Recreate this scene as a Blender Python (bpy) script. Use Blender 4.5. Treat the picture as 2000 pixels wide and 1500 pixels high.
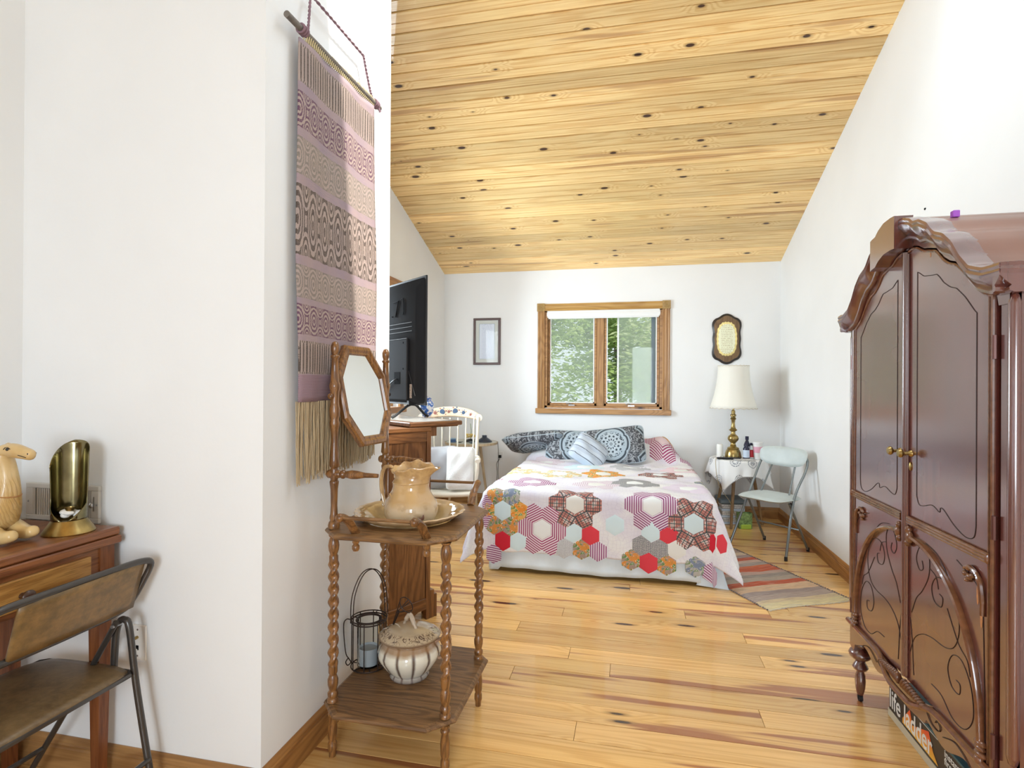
import bpy, bmesh, math, random
from mathutils import Vector, Matrix
random.seed(7)
PI = math.pi
for o in list(bpy.data.objects):
    bpy.data.objects.remove(o)
scene = bpy.context.scene
COL = scene.collection

# ---------------------------------------------------------------- camera
cam_d = bpy.data.cameras.new('camera')
cam = bpy.data.objects.new('camera', cam_d)
COL.objects.link(cam)
scene.camera = cam
cam_d.sensor_width = 36.0
cam_d.lens = 1080.0 / 2000.0 * 36.0
cam_d.clip_start = 0.05
cam_d.clip_end = 200
H = 1.38
yaw, pit, rol = math.radians(-12.32), math.radians(0.12), math.radians(0.345)
fw = Vector((math.sin(yaw) * math.cos(pit), math.cos(yaw) * math.cos(pit), math.sin(pit)))
rt = Vector((math.cos(yaw), -math.sin(yaw), 0))
up = rt.cross(fw)
r2 = rt * math.cos(rol) + up * math.sin(rol)
u2 = -rt * math.sin(rol) + up * math.cos(rol)
cam.matrix_world = Matrix(((r2.x, u2.x, -fw.x, 0), (r2.y, u2.y, -fw.y, 0), (r2.z, u2.z, -fw.z, H), (0, 0, 0, 1)))

# ---------------------------------------------------------------- world, light, exposure
scene.view_settings.view_transform = 'Standard'
scene.view_settings.look = 'None'
scene.view_settings.gamma = 1
scene.view_settings.use_curve_mapping = False
scene.view_settings.exposure = 0.0
world = bpy.data.worlds.new('sky')
scene.world = world
world.use_nodes = True
wn = world.node_tree.nodes
bg = wn['Background']
bg.inputs[0].default_value = (0.80, 0.90, 1.0, 1)
bg.inputs[1].default_value = 1.3
def sun(name, energy, rot, ang, color):
    d = bpy.data.lights.new(name, 'SUN')
    d.energy = energy; d.angle = ang; d.color = color
    o = bpy.data.objects.new(name, d); COL.objects.link(o)
    o.rotation_euler = rot
    return o
sun('sun', 7.0, (math.radians(38), 0, math.radians(80)), math.radians(1), (1, .95, .86))
def area(name, loc, target, sx, sy, energy, color):
    d = bpy.data.lights.new(name, 'AREA')
    d.shape = 'RECTANGLE'; d.size = sx; d.size_y = sy; d.energy = energy; d.color = color
    o = bpy.data.objects.new(name, d); COL.objects.link(o)
    o.location = loc
    o.rotation_euler = (Vector(target) - Vector(loc)).to_track_quat('-Z', 'Y').to_euler()
    return o
# area lamps just outside the panes; rear pair and skylight are added fill
for n, loc, tgt, sx, sy, e, c in (
    ('daylight_bedroom_window', (-2.36, 4.24, 1.72), (0, 5.0, 1.3), 1.30, 1.05, 124, (.78, .905, 1.0)),
    ('daylight_near_window', (-2.36, -1.30, 1.55), (0, -1.0, 1.3), 1.5, 1.35, 6, (.78, .905, 1.0)),
    ('added_rear_fill', (-1.05, -3.38, 1.6), (-.6, 0, 1.6), 1.35, 1.75, 12, (.80, .905, 1.0)),
    ('added_rear_fill', (.60, -3.38, 1.6), (.6, 0, 1.6), 1.25, 1.75, 168, (.80, .905, 1.0)),
    ('added_skylight_fill', (.275, 2.40, 4.28), (.15, 4.6, 1.6), 1.65, 1.30, 50, (.78, .905, 1.0))):
    area(n, loc, tgt, sx, sy, e, c)

# ---------------------------------------------------------------- shader helpers
class NT:
    def __init__(s, name, **k):
        s.m = bpy.data.materials.new(name); s.m.use_nodes = True
        s.t = s.m.node_tree; s.n = s.t.nodes; s.l = s.t.links
        s.b = s.n['Principled BSDF']
        for a, v in k.items(): s.set(a, v)
    def put(s, node, i, v):
        if v is None: return
        if isinstance(v, bpy.types.NodeSocket): s.l.new(v, node.inputs[i])
        else:
            if isinstance(v, (tuple, list)) and node.inputs[i].type == 'RGBA' and len(v) == 3: v = (*v, 1)
            node.inputs[i].default_value = v
    def set(s, a, v):
        names = dict(color='Base Color', rough='Roughness', metal='Metallic', coat='Coat Weight', trans='Transmission Weight',
                     normal='Normal', spec='Specular IOR Level', sheen='Sheen Weight', ior='IOR', coatr='Coat Roughness', sss='Subsurface Weight', alpha='Alpha')
        s.put(s.b, names[a], v)
    def m_(s, op, a, b=None, c=None, clamp=False):
        n = s.n.new('ShaderNodeMath'); n.operation = op; n.use_clamp = clamp
        s.put(n, 0, a); s.put(n, 1, b); s.put(n, 2, c)
        return n.outputs[0]
    def coord(s, kind='Object'):
        return s.n.new('ShaderNodeTexCoord').outputs[kind]
    def vm(s, op, a, b=None):
        n = s.n.new('ShaderNodeVectorMath'); n.operation = op
        s.put(n, 0, a); s.put(n, 1, b)
        return n.outputs[1] if op in ('LENGTH', 'DISTANCE', 'DOT_PRODUCT') else n.outputs[0]
    def sep(s, v):
        n = s.n.new('ShaderNodeSeparateXYZ'); s.put(n, 0, v); return n.outputs
    def comb(s, x=0, y=0, z=0):
        n = s.n.new('ShaderNodeCombineXYZ'); s.put(n, 0, x); s.put(n, 1, y); s.put(n, 2, z); return n.outputs[0]
    def rnd(s):
        return s.n.new('ShaderNodeObjectInfo').outputs['Random']
    def noise(s, v, scale=5, detail=2, rough=.5, dist=0):
        n = s.n.new('ShaderNodeTexNoise'); s.put(n, 'Vector', v); s.put(n, 'Scale', scale); s.put(n, 'Detail', detail)
        s.put(n, 'Roughness', rough); s.put(n, 'Distortion', dist)
        return n.outputs['Fac']
    def vor(s, v, scale=5, feature='F1', out='Distance', rand=1.0, dim='3D'):
        n = s.n.new('ShaderNodeTexVoronoi'); n.voronoi_dimensions = dim; n.feature = feature; s.put(n, 'Vector', v); s.put(n, 'Scale', scale); s.put(n, 'Randomness', rand)
        return n.outputs[out]
    def map(s, v, a, b, c=0., d=1., smooth=False):
        n = s.n.new('ShaderNodeMapRange'); n.clamp = True
        if smooth: n.interpolation_type = 'SMOOTHSTEP'
        s.put(n, 0, v); s.put(n, 1, a); s.put(n, 2, b); s.put(n, 3, c); s.put(n, 4, d)
        return n.outputs[0]
    def mix(s, f, a, b, blend='MIX'):
        n = s.n.new('ShaderNodeMix'); n.data_type = 'RGBA'; n.blend_type = blend
        s.put(n, 0, f); s.put(n, 6, a); s.put(n, 7, b)
        return n.outputs[2]
    def bump(s, h, strength=.3, dist=.01):
        n = s.n.new('ShaderNodeBump'); s.put(n, 'Height', h); s.put(n, 'Strength', strength); s.put(n, 'Distance', dist)
        s.set('normal', n.outputs[0])

def plain(name, color, rough=.5, metal=0, coat=0, var=.0, scale=8, bump=0, bscale=60, **k):
    t = NT(name, rough=rough, metal=metal, coat=coat, **k)
    if var:
        n = t.noise(t.coord(), scale, 3)
        f = t.map(n, .3, .7, 1 - var, 1 + var)
        t.set('color', t.mix(1.0, color, t.comb(f, f, f), 'MULTIPLY'))
    else: t.set('color', color)
    if bump: t.bump(t.noise(t.coord(), bscale, 3), bump, .004)
    return t.m

def wood(name, light, dark, axis='x', scale=1.0, rough=.4, coat=0., knots=0, knotcol=(.06, .025, .012), streak=None, vary=.25, grain=1.0, pore=0, heart=.62, bump=.12, kx=3.0, ky=7.0, kr=.13, wx=.9, wy=6, rw=.55):
    """axis = direction the grain runs (object space)"""
    t = NT(name, rough=rough, coat=coat)
    x, y, z = t.sep(t.coord())
    r = t.rnd()
    off = t.m_('MULTIPLY', r, 61.7)
    a, b, c = {'x': (x, y, z), 'y': (y, x, z), 'z': (z, x, y)}[axis]
    a2 = t.m_('ADD', a, off)
    b2 = t.m_('ADD', b, t.m_('MULTIPLY', r, 17.3))
    v = t.comb(a2, b2, c)
    warp = t.comb(t.m_('MULTIPLY', a2, wx * scale), t.m_('MULTIPLY', b2, wy * scale), t.m_('MULTIPLY', c, 6 * scale))
    n1 = t.noise(warp, 1.0, 1.5, .5)
    kd = None
    if knots:
        kv = t.comb(t.m_('MULTIPLY', a2, kx), t.m_('MULTIPLY', b2, ky), off)
        kd = t.vor(kv, 1.0, dim='2D')
        kc = t.vor(kv, 1.0, out='Color', dim='2D')
        ks = t.sep(kc)
        size = t.map(ks[0], 1 - knots, 1.0, 0.02, kr)
        on = t.m_('GREATER_THAN', ks[0], 1 - knots)
        near = t.m_('MULTIPLY', on, t.map(kd, 0, .42, 1, 0, True))
        n1 = t.m_('ADD', n1, t.m_('MULTIPLY', near, .28))
    rings = t.m_('SINE', t.m_('MULTIPLY', n1, 70 * grain))
    rings = t.map(rings, -.4, 1, 0, 1, True)
    fine = t.noise(t.comb(t.m_('MULTIPLY', a2, 3 * scale), t.m_('MULTIPLY', b2, 110 * scale), t.m_('MULTIPLY', c, 110 * scale)), 1, 2, .6)
    f = t.m_('ADD', t.m_('MULTIPLY', rings, rw), t.m_('MULTIPLY', t.map(fine, .35, .7, 0, 1), .45))
    col = t.mix(f, light, dark)
    big = t.noise(t.comb(t.m_('MULTIPLY', a2, .8), t.m_('MULTIPLY', b2, 5), c), 1, 2)
    if streak:
        s = t.noise(t.comb(t.m_('MULTIPLY', a2, .55), t.m_('MULTIPLY', b2, 9), off), 1, 2.5, .55)
        sm = t.map(s, heart, heart + .05, 0, .85, True)
        col = t.mix(sm, col, streak)
    bright = t.m_('MULTIPLY', t.map(big, .3, .7, 1 - vary * .5, 1 + vary * .4), t.map(r, 0, 1, 1 - vary, 1 + vary * .6))
    col = t.mix(1.0, col, t.comb(bright, bright, bright), 'MULTIPLY')
    if knots:
        d2 = t.m_('SUBTRACT', kd, size)
        halo = t.m_('MULTIPLY', on, t.map(d2, 0, .07, .7, 0, True))
        col = t.mix(halo, col, tuple(q * .6 for q in dark))
        core = t.m_('MULTIPLY', on, t.map(d2, -.02, .012, 1, 0, True))
        col = t.mix(core, col, knotcol)
    if pore:
        p = t.noise(t.comb(t.m_('MULTIPLY', a2, 14), t.m_('MULTIPLY', b2, 420), t.m_('MULTIPLY', c, 420)), 1, 1)
        col = t.mix(t.map(p, .56, .66, 0, pore), col, tuple(q * .35 for q in dark))
    t.set('color', col)
    t.bump(f, bump, .002)
    return t.m

# ---------------------------------------------------------------- mesh helpers
def rotm(rx=0, ry=0, rz=0):
    return Matrix.Rotation(rz, 4, 'Z') @ Matrix.Rotation(ry, 4, 'Y') @ Matrix.Rotation(rx, 4, 'X')
def catmull(pts, n=6, closed=False):
    P = [Vector(p) for p in pts]; out = []
    m = len(P)
    rng = range(m) if closed else range(m - 1)
    for i in rng:
        if closed: a, b, c, d = P[i - 1], P[i], P[(i + 1) % m], P[(i + 2) % m]
        else: a, b, c, d = P[max(i - 1, 0)], P[i], P[i + 1], P[min(i + 2, m - 1)]
        for k in range(n):
            t = k / n
            out.append(.5 * ((2 * b) + (c - a) * t + (2 * a - 5 * b + 4 * c - d) * t * t + (3 * b - a - 3 * c + d) * t ** 3))
    if not closed: out.append(P[-1])
    return out
class MB:
    def __init__(s): s.v = []; s.f = []
    def add(s, vs, fs, M=None):
        k = len(s.v)
        s.v += [tuple(M @ Vector(p)) if M else tuple(p) for p in vs]
        s.f += [tuple(i + k for i in q) for q in fs]
        return s
    def box(s, x0, x1, y0, y1, z0, z1, M=None):
        return s.add([(x0, y0, z0), (x1, y0, z0), (x1, y1, z0), (x0, y1, z0), (x0, y0, z1), (x1, y0, z1), (x1, y1, z1), (x0, y1, z1)],
                     [(0, 3, 2, 1), (4, 5, 6, 7), (0, 1, 5, 4), (1, 2, 6, 5), (2, 3, 7, 6), (3, 0, 4, 7)], M)
    def prism(s, pts, axis, d0, d1, M=None):
        n = len(pts)
        f3 = {'x': lambda p, d: (d, p[0], p[1]), 'y': lambda p, d: (p[0], d, p[1]), 'z': lambda p, d: (p[0], p[1], d)}[axis]
        vs = [f3(p, d0) for p in pts] + [f3(p, d1) for p in pts]
        area_ = sum(pts[i][0] * pts[(i + 1) % n][1] - pts[(i + 1) % n][0] * pts[i][1] for i in range(n))
        fl = (area_ > 0) != (axis == 'y')
        if d1 < d0: fl = not fl
        a = list(range(n)); b = [i + n for i in a]
        fs = [tuple(reversed(a)), tuple(b)] + [(i, (i + 1) % n, (i + 1) % n + n, i + n) for i in range(n)]
        if not fl: fs = [tuple(reversed(q)) for q in fs]
        return s.add(vs, fs, M)
    def tube(s, pts, r, n=10, closed=False, M=None, caps=True, flat=None):
        P = [Vector(p) for p in pts]; m = len(P)
        rr = r if isinstance(r, (list, tuple)) else [r] * m
        T = []
        for i in range(m):
            if closed: t = P[(i + 1) % m] - P[i - 1]
            else: t = P[min(i + 1, m - 1)] - P[max(i - 1, 0)]
            T.append(t.normalized() if t.length > 1e-9 else Vector((0, 0, 1)))
        u = T[0].cross(Vector((0, 0, 1)))
        if u.length < .05: u = T[0].cross(Vector((1, 0, 0)))
        u.normalize(); vs = []
        for i in range(m):
            u = (u - T[i] * u.dot(T[i])).normalized(); w = T[i].cross(u)
            for k in range(n):
                a = 2 * PI * k / n
                ku = math.cos(a) * rr[i]; kw = math.sin(a) * rr[i] * (flat or 1)
                vs.append(P[i] + u * ku + w * kw)
        fs = []
        for i in range(m if closed else m - 1):
            j = (i + 1) % m
            for k in range(n):
                k2 = (k + 1) % n
                fs.append((i * n + k, i * n + k2, j * n + k2, j * n + k))
        if caps and not closed:
            fs.append(tuple(reversed(range(n)))); fs.append(tuple((m - 1) * n + k for k in range(n)))
        return s.add(vs, fs, M)
    def lathe(s, prof, n=24, M=None, a0=0, a1=2 * PI, caps=True, rad=None):
        full = abs(a1 - a0 - 2 * PI) < 1e-6
        m = n if full else n + 1
        vs = []
        for (r, z) in prof:
            for k in range(m):
                a = a0 + (a1 - a0) * k / n
                q = rad(a, z, r) if rad else r
                vs.append((q * math.cos(a), q * math.sin(a), z))
        fs = []
        for i in range(len(prof) - 1):
            for k in range(n):
                k2 = (k + 1) % m
                fs.append((i * m + k, i * m + k2, (i + 1) * m + k2, (i + 1) * m + k))
        if caps and full:
            fs.append(tuple(reversed(range(m)))); fs.append(tuple((len(prof) - 1) * m + k for k in range(m)))
        return s.add(vs, fs, M)
    def ball(s, c, rx, ry=None, rz=None, n=12, M=None):
        ry = ry or rx; rz = rz or rx; vs = []; h = n // 2 + 1
        for i in range(h + 1):
            p = -PI / 2 + PI * i / h
            for k in range(n):
                a = 2 * PI * k / n
                vs.append((c[0] + rx * math.cos(p) * math.cos(a), c[1] + ry * math.cos(p) * math.sin(a), c[2] + rz * math.sin(p)))
        fs = [(i * n + k, i * n + (k + 1) % n, (i + 1) * n + (k + 1) % n, (i + 1) * n + k) for i in range(h) for k in range(n)]
        return s.add(vs, fs, M)
    def surf(s, fn, nu, nv, M=None, flip=False):
        vs = [fn(i / nu, j / nv) for j in range(nv + 1) for i in range(nu + 1)]
        w = nu + 1
        fs = [(j * w + i, j * w + i + 1, (j + 1) * w + i + 1, (j + 1) * w + i) for j in range(nv) for i in range(nu)]
        if flip: fs = [tuple(reversed(q)) for q in fs]
        return s.add(vs, fs, M)
    def build(s, name, mat, parent=None, smooth=False, bevel=0, loc=None, rot=None, auto=None, weld=False, thick=0):
        me = bpy.data.meshes.new(name)
        me.from_pydata(s.v, [], s.f)
        me.update()
        if bevel or weld or smooth or auto:
            bm = bmesh.new(); bm.from_mesh(me)
            if weld or smooth or auto: bmesh.ops.remove_doubles(bm, verts=bm.verts, dist=1e-5)
            if bevel:
                es = [e for e in bm.edges if len(e.link_faces) == 2 and e.calc_face_angle(0) > .6]
                bmesh.ops.bevel(bm, geom=es, offset=bevel, segments=1, affect='EDGES', clamp_overlap=True)
            bm.to_mesh(me); bm.free()
        if smooth or auto:
            for p in me.polygons: p.use_smooth = True
            ang = auto or .75
            try: me.set_sharp_from_angle(angle=ang)
            except Exception: pass
        me.materials.append(mat)
        o = bpy.data.objects.new(name, me)
        COL.objects.link(o)
        if thick:
            md = o.modifiers.new('s', 'SOLIDIFY'); md.thickness = thick; md.offset = 0
        if parent: o.parent = parent
        if loc is not None: o.location = loc
        if rot is not None: o.rotation_euler = rot
        return o
def thing(name, label, cat, loc=(0, 0, 0), rz=0, group=None):
    o = bpy.data.objects.new(name, None); COL.objects.link(o)
    o.location = loc; o.rotation_euler = (0, 0, rz) if not isinstance(rz, tuple) else rz
    o.empty_display_size = .05
    o['label'] = label; o['category'] = cat
    if group: o['group'] = group
    return o
def tag(o, label, cat, group=None):
    o['label'] = label; o['category'] = cat
    if group: o['group'] = group
    return o
def struct(o): o['kind'] = 'structure'; return o
def stuff(o): o['kind'] = 'stuff'; return o
def inst(src, parent, loc, rot=(0, 0, 0), name=None, scale=None):
    o = src.copy(); COL.objects.link(o); o.parent = parent; o.location = loc; o.rotation_euler = rot
    if scale: o.scale = scale
    return o
def text_mesh(name, body, size, mat, parent, M, depth=.0004, xs=1.0):
    c = bpy.data.curves.new(name, 'FONT'); c.body = body; c.size = size; c.extrude = depth; c.offset = size * .012
    t = bpy.data.objects.new(name, c); COL.objects.link(t)
    dg = bpy.context.evaluated_depsgraph_get(); dg.update()
    me = bpy.data.meshes.new_from_object(t.evaluated_get(dg))
    bpy.data.objects.remove(t); bpy.data.curves.remove(c)
    me.transform(M @ Matrix.Diagonal((xs, 1, 1, 1)))
    me.materials.clear(); me.materials.append(mat)
    o = bpy.data.objects.new(name, me); COL.objects.link(o); o.parent = parent
    return o
# ================================================================ materials
M = {}
def wallmat():
    t = NT('wall_paint', rough=.75)
    c = t.coord()
    n = t.noise(c, 1.7, 3)
    t.set('color', t.mix(t.map(n, .3, .7), (.845, .85, .845), (.885, .89, .885)))
    t.bump(t.noise(c, 55, 4), .12, .003)
    return t.m
M['wall'] = wallmat()
M['ceil'] = wood('ceiling_pine', (.93, .68, .315), (.72, .415, .140), rough=.40, knots=.34, vary=.22, heart=.61, streak=(.56, .31, .12), bump=.1, kx=3.0, ky=6.5, kr=.105, coat=.25, grain=1.0, wx=.45, wy=11, rw=.42)
M['floor'] = wood('floor_pine', (.90, .565, .215), (.70, .365, .105), rough=.25, knots=.34, vary=.20, streak=(.38, .12, .045), heart=.585, coat=.3, bump=.03, kx=1.5, ky=6.5, kr=.13, grain=.9, wx=.40, wy=9, rw=.42)
M['gap'] = plain('dark_joint', (.09, .035, .012), .8)  # dark brown base seen between floor and ceiling boards
M['trim'] = wood('stained_trim', (.50, .265, .095), (.30, .14, .045), rough=.38, vary=.12, knots=.25, kx=2.2)
M['trimz'] = wood('stained_trim_upright', (.50, .265, .095), (.30, .14, .045), axis='z', rough=.38, vary=.12)
M['trimy'] = wood('stained_trim_deep', (.46, .22, .065), (.27, .11, .03), axis='y', rough=.38, vary=.12)
M['gold_trim'] = wood('honey_trim', (.60, .36, .11), (.42, .22, .06), rough=.4, vary=.1)
M['block'] = plain('rosette_wood', (.40, .25, .08), .4, var=.15, scale=30)
M['white'] = plain('white_plastic', (.85, .85, .83), .4)
M['offwhite'] = plain('offwhite_metal', (.62, .58, .52), .45)
M['ventm'] = plain('vent_enamel', (.68, .65, .60), .4)
M['black'] = plain('black_plastic', (.018, .018, .02), .5, spec=.3)
M['dark'] = plain('dark_void', (.008, .008, .009), .9, spec=.05)
M['tvback'] = plain('tv_back_plastic', (.020, .020, .022), .85, bump=.15, bscale=900, spec=.12)
M['brass'] = plain('aged_brass', (.40, .29, .11), .3, metal=1, var=.3, scale=25)
M['brass_dark'] = plain('dark_brass', (.22, .19, .10), .16, metal=1, var=.35, scale=14)
M['oak'] = wood('washstand_oak', (.33, .150, .045), (.115, .044, .014), axis='z', rough=.30, coat=.3, vary=.1, pore=.6, scale=1.6)
M['oakx'] = wood('washstand_oak_top', (.29, .150, .058), (.12, .055, .020), axis='x', rough=.38, vary=.1, pore=.6, scale=1.6)
M['oaky'] = wood('washstand_oak_rail', (.31, .145, .046), (.12, .048, .016), axis='y', rough=.32, vary=.1, pore=.6, scale=1.6)
M['cab'] = wood('cabinet_oak', (.25, .105, .034), (.12, .045, .014), axis='z', rough=.4, vary=.08, pore=.5, grain=1.1)
M['cabx'] = wood('cabinet_oak_rail', (.25, .105, .034), (.12, .045, .014), axis='x', rough=.4, vary=.08, pore=.5)
M['tbl'] = wood('sewing_table_walnut', (.30, .105, .032), (.17, .05, .014), axis='y', rough=.36, vary=.06, pore=.4, coat=.2)
M['tblz'] = wood('sewing_table_leg', (.27, .09, .028), (.16, .045, .013), axis='z', rough=.36, vary=.06, pore=.4)
M['tbld'] = wood('sewing_table_drawer', (.56, .285, .075), (.34, .14, .03), axis='y', rough=.36, vary=.05, pore=.5, scale=1.4)
def mahog():
    t = NT('armoire_mahogany', rough=.24, coat=1.0)
    t.put(t.b, 'Coat Roughness', .16); t.put(t.b, 'Coat IOR', 1.85); t.put(t.b, 'IOR', 1.7)
    x, y, z = t.sep(t.coord())
    n = t.noise(t.comb(t.m_('MULTIPLY', x, 30), t.m_('MULTIPLY', y, 30), t.m_('MULTIPLY', z, 1.5)), 1, 3)
    t.set('color', t.mix(t.map(n, .3, .7), (.150, .040, .030), (.098, .024, .018)))
    t.set('rough', t.map(t.noise(t.coord(), 3, 3), .3, .7, .20, .30))
    t.bump(n, .05, .001)
    return t.m
M['mah'] = mahog()
M['mahedge'] = plain('armoire_rubbed_moulding', (.17, .065, .028), .22, coat=.5, var=.25, scale=40)
M['groove'] = plain('incised_line', (.02, .008, .006), .6)
M['chip'] = plain('bare_wood_chip', (.55, .24, .09), .6, var=.2, scale=60)
M['steel'] = plain('steel', (.45, .45, .46), .3, metal=1)
M['chairtube'] = plain('grey_green_enamel_tube', (.22, .25, .26), .28, metal=.55)
M['browntube'] = plain('dark_brown_tube', (.060, .052, .046), .3, metal=.4, coat=.3)
M['vinyl'] = plain('pale_grey_vinyl', (.52, .58, .57), .42, var=.06, scale=10, bump=.1, bscale=200)
def bvinyl():
    t = NT('worn_brown_vinyl', rough=.42)
    c = t.coord(); n = t.noise(c, 9, 5, .65); n2 = t.noise(c, 60, 3)
    col = t.mix(t.map(n, .3, .7), (.10, .058, .024), (.23, .145, .06))
    t.set('color', t.mix(t.map(n2, .4, .75, 0, .5), col, (.26, .17, .08)))
    t.bump(n2, .25, .002); return t.m
M['bvinyl'] = bvinyl()
def bboard():
    t = NT('brushed_brown_backboard', rough=.36)
    x, y, z = t.sep(t.coord())
    n = t.noise(t.coord(), 22, 4, .7); g = t.noise(t.comb(x, t.m_('MULTIPLY', y, 15), t.m_('MULTIPLY', z, 60)), 1, 3)
    col = t.mix(t.map(n, .35, .68), (.155, .095, .036), (.30, .17, .058))
    t.set('color', t.mix(t.map(g, .4, .7, 0, .45), col, (.12, .08, .035)))
    return t.m
M['bboard'] = bboard()
M['rubber'] = plain('black_rubber', (.015, .015, .015), .6)
M['cream'] = plain('cream_chair_paint', (.76, .69, .56), .45, var=.05)
M['silver_cush'] = plain('silver_grey_satin', (.36, .355, .365), .38, var=.08, scale=6, sheen=.3)
M['fur'] = plain('white_fluffy_fabric', (.78, .775, .75), .9, bump=1.0, bscale=90, sheen=.5)
M['blueplain'] = plain('pale_blue_sheet', (.78, .87, .94), .8, bump=.3, bscale=30, var=.04)
M['blueink'] = plain('navy_stencil', (.06, .10, .17), .5)
M['redink'] = plain('brick_stencil', (.33, .12, .09), .5)
M['ltwood'] = wood('bleached_wood', (.66, .52, .34), (.52, .38, .22), axis='z', rough=.5, vary=.1)
M['greytop'] = plain('grey_green_table_top', (.52, .53, .47), .35, var=.06)
M['legbrown'] = wood('tripod_leg', (.36, .22, .10), (.22, .12, .05), axis='z', rough=.45, vary=.1)
M['candle'] = plain('white_wax', (.86, .85, .80), .45, sss=.1)
M['shade'] = plain('ivory_lamp_shade', (.84, .82, .74), .8, bump=.15, bscale=120)
M['wire'] = plain('dark_bronze_wire', (.045, .030, .025), .45, metal=.7)
M['greywax'] = plain('pale_grey_wax', (.42, .42, .43), .5, var=.06, bump=.4, bscale=40)
M['tissue'] = plain('white_tissue', (.88, .87, .84), .8, bump=.5, bscale=40)
M['pink'] = plain('pink_sleeve', (.80, .42, .52), .5)
M['navy'] = plain('dark_navy_glass', (.02, .02, .05), .2)
M['redlab'] = plain('red_label', (.60, .03, .04), .35)
M['bluelab'] = plain('pale_blue_label', (.62, .72, .86), .5)
M['greenp'] = plain('green_print_cover', (.22, .34, .12), .5, var=.5, scale=50)
M['lime'] = plain('lime_green_plastic', (.42, .62, .08), .45)
M['grey'] = plain('slate_grey_cover', (.17, .22, .25), .5)
M['print'] = plain('paper_stack', (.62, .60, .58), .7, var=.3, scale=60)
M['teal'] = plain('teal_card', (.05, .13, .15), .5)
M['blackcard'] = plain('black_printed_card', (.035, .028, .025), .42)
M['creamcard'] = plain('cream_card', (.62, .56, .42), .6)
M['whiteink'] = plain('white_ink', (.88, .88, .86), .5)
def flame():
    t = NT('flame_print', rough=.5)
    x, y, z = t.sep(t.coord())
    g = t.map(t.m_('ADD', z, t.m_('MULTIPLY', t.noise(t.comb(t.m_('MULTIPLY', y, 20), 0, t.m_('MULTIPLY', z, 10)), 1, 2), .04)), .03, .13)
    t.set('color', t.mix(g, (.95, .72, .08), (.85, .10, .03))); return t.m
M['flame'] = flame()
def glassm(name, tint=(1, 1, 1), refl=.08, haze=0):
    m = bpy.data.materials.new(name); m.use_nodes = True
    n = m.node_tree.nodes; l = m.node_tree.links; n.clear()
    o = n.new('ShaderNodeOutputMaterial'); t = n.new('ShaderNodeBsdfTransparent'); g = n.new('ShaderNodeBsdfGlossy'); mx = n.new('ShaderNodeMixShader')
    fr = n.new('ShaderNodeFresnel'); fr.inputs[0].default_value = 1.15
    t.inputs[0].default_value = (*tint, 1); g.inputs['Roughness'].default_value = .02
    l.new(fr.outputs[0], mx.inputs[0]); l.new(t.outputs[0], mx.inputs[1]); l.new(g.outputs[0], mx.inputs[2])
    last = mx.outputs[0]
    if haze:
        d = n.new('ShaderNodeBsdfDiffuse'); d.inputs[0].default_value = (.8, .82, .8, 1)
        m2 = n.new('ShaderNodeMixShader'); m2.inputs[0].default_value = haze
        tr = n.new('ShaderNodeBsdfTranslucent'); tr.inputs[0].default_value = (.85, .87, .85, 1)
        l.new(last, m2.inputs[1]); l.new(tr.outputs[0], m2.inputs[2]); last = m2.outputs[0]
    l.new(last, o.inputs[0]); return m
M['glass'] = glassm('window_glass')
M['screen'] = glassm('insect_screen', haze=.28)
M['clear'] = glassm('clear_glass', (.93, .95, .95))
M['mirror'] = plain('mirror_silver', (.86, .88, .87), .03, metal=1)

# ================================================================ structure
XR, XL, YB, YR = 1.505, -2.19, 6.245, -3.2
def cz(y): return 2.69 + (YB - y) / 3 if y > 0 else 2.69 + YB / 3 + y / 3
def wall(name, mb): return struct(mb.build(name, M['wall']))
m = MB()
WX0, WX1, WZ0, WZ1 = -.985, .315, 1.125, 2.235
T = .14
m.box(XL - T, WX0, YB, YB + T, 0, 2.70).box(WX1, XR + T, YB, YB + T, 0, 2.70).box(WX0, WX1, YB, YB + T, 0, WZ0).box(WX0, WX1, YB, YB + T, WZ1, 2.70)
wall('wall_back', m)
m = MB(); m.prism([(YR, 0), (YB + T, 0), (YB + T, cz(YB)), (0, cz(0)), (YR, cz(YR))], 'x', XR, XR + T)
wall('wall_right', m)
LW = [(-2.1, -.5, .85, 2.25), (3.55, 4.93, 1.17, 2.28)]
m = MB()
ys = [YR, LW[0][0], LW[0][1], 0.0, LW[1][0], LW[1][1], YB + T]
for i in range(6):
    a, b = ys[i], ys[i + 1]
    hole = {1: LW[0], 4: LW[1]}.get(i)
    if hole:
        m.box(XL - T, XL, a, b, 0, hole[2])
        m.prism([(a, hole[3]), (b, hole[3]), (b, cz(b)), (a, cz(a))], 'x', XL - T, XL)
    else: m.prism([(a, 0), (b, 0), (b, cz(b)), (a, cz(a))], 'x', XL - T, XL)
wall('wall_left', m)
m = MB()
RW = [(-1.75, -.35), (-.05, 1.25)]
xs = [XL, RW[0][0], RW[0][1], RW[1][0], RW[1][1], XR]
for i in range(5):
    if i in (1, 3): m.box(xs[i], xs[i + 1], YR - T, YR, 0, .7).box(xs[i], xs[i + 1], YR - T, YR, 2.5, cz(YR))
    else: m.box(xs[i], xs[i + 1], YR - T, YR, 0, cz(YR))
wall('wall_rear', m)
# closet block that narrows the room on the left
XP, PF, PB = -1.185, 1.600, 2.556
def slab(y0, y1, x0, x1): return MB().prism([(y0, 0), (y1, 0), (y1, cz(y1)), (y0, cz(y0))], 'x', x0, x1)
wall('wall_alcove', slab(PF, PF + .1, XL, XP))
wall('wall_partition', slab(PF + .1, PB - .1, XP - .1, XP))
wall('wall_closet', slab(PB - .1, PB, XL, XP))

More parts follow.
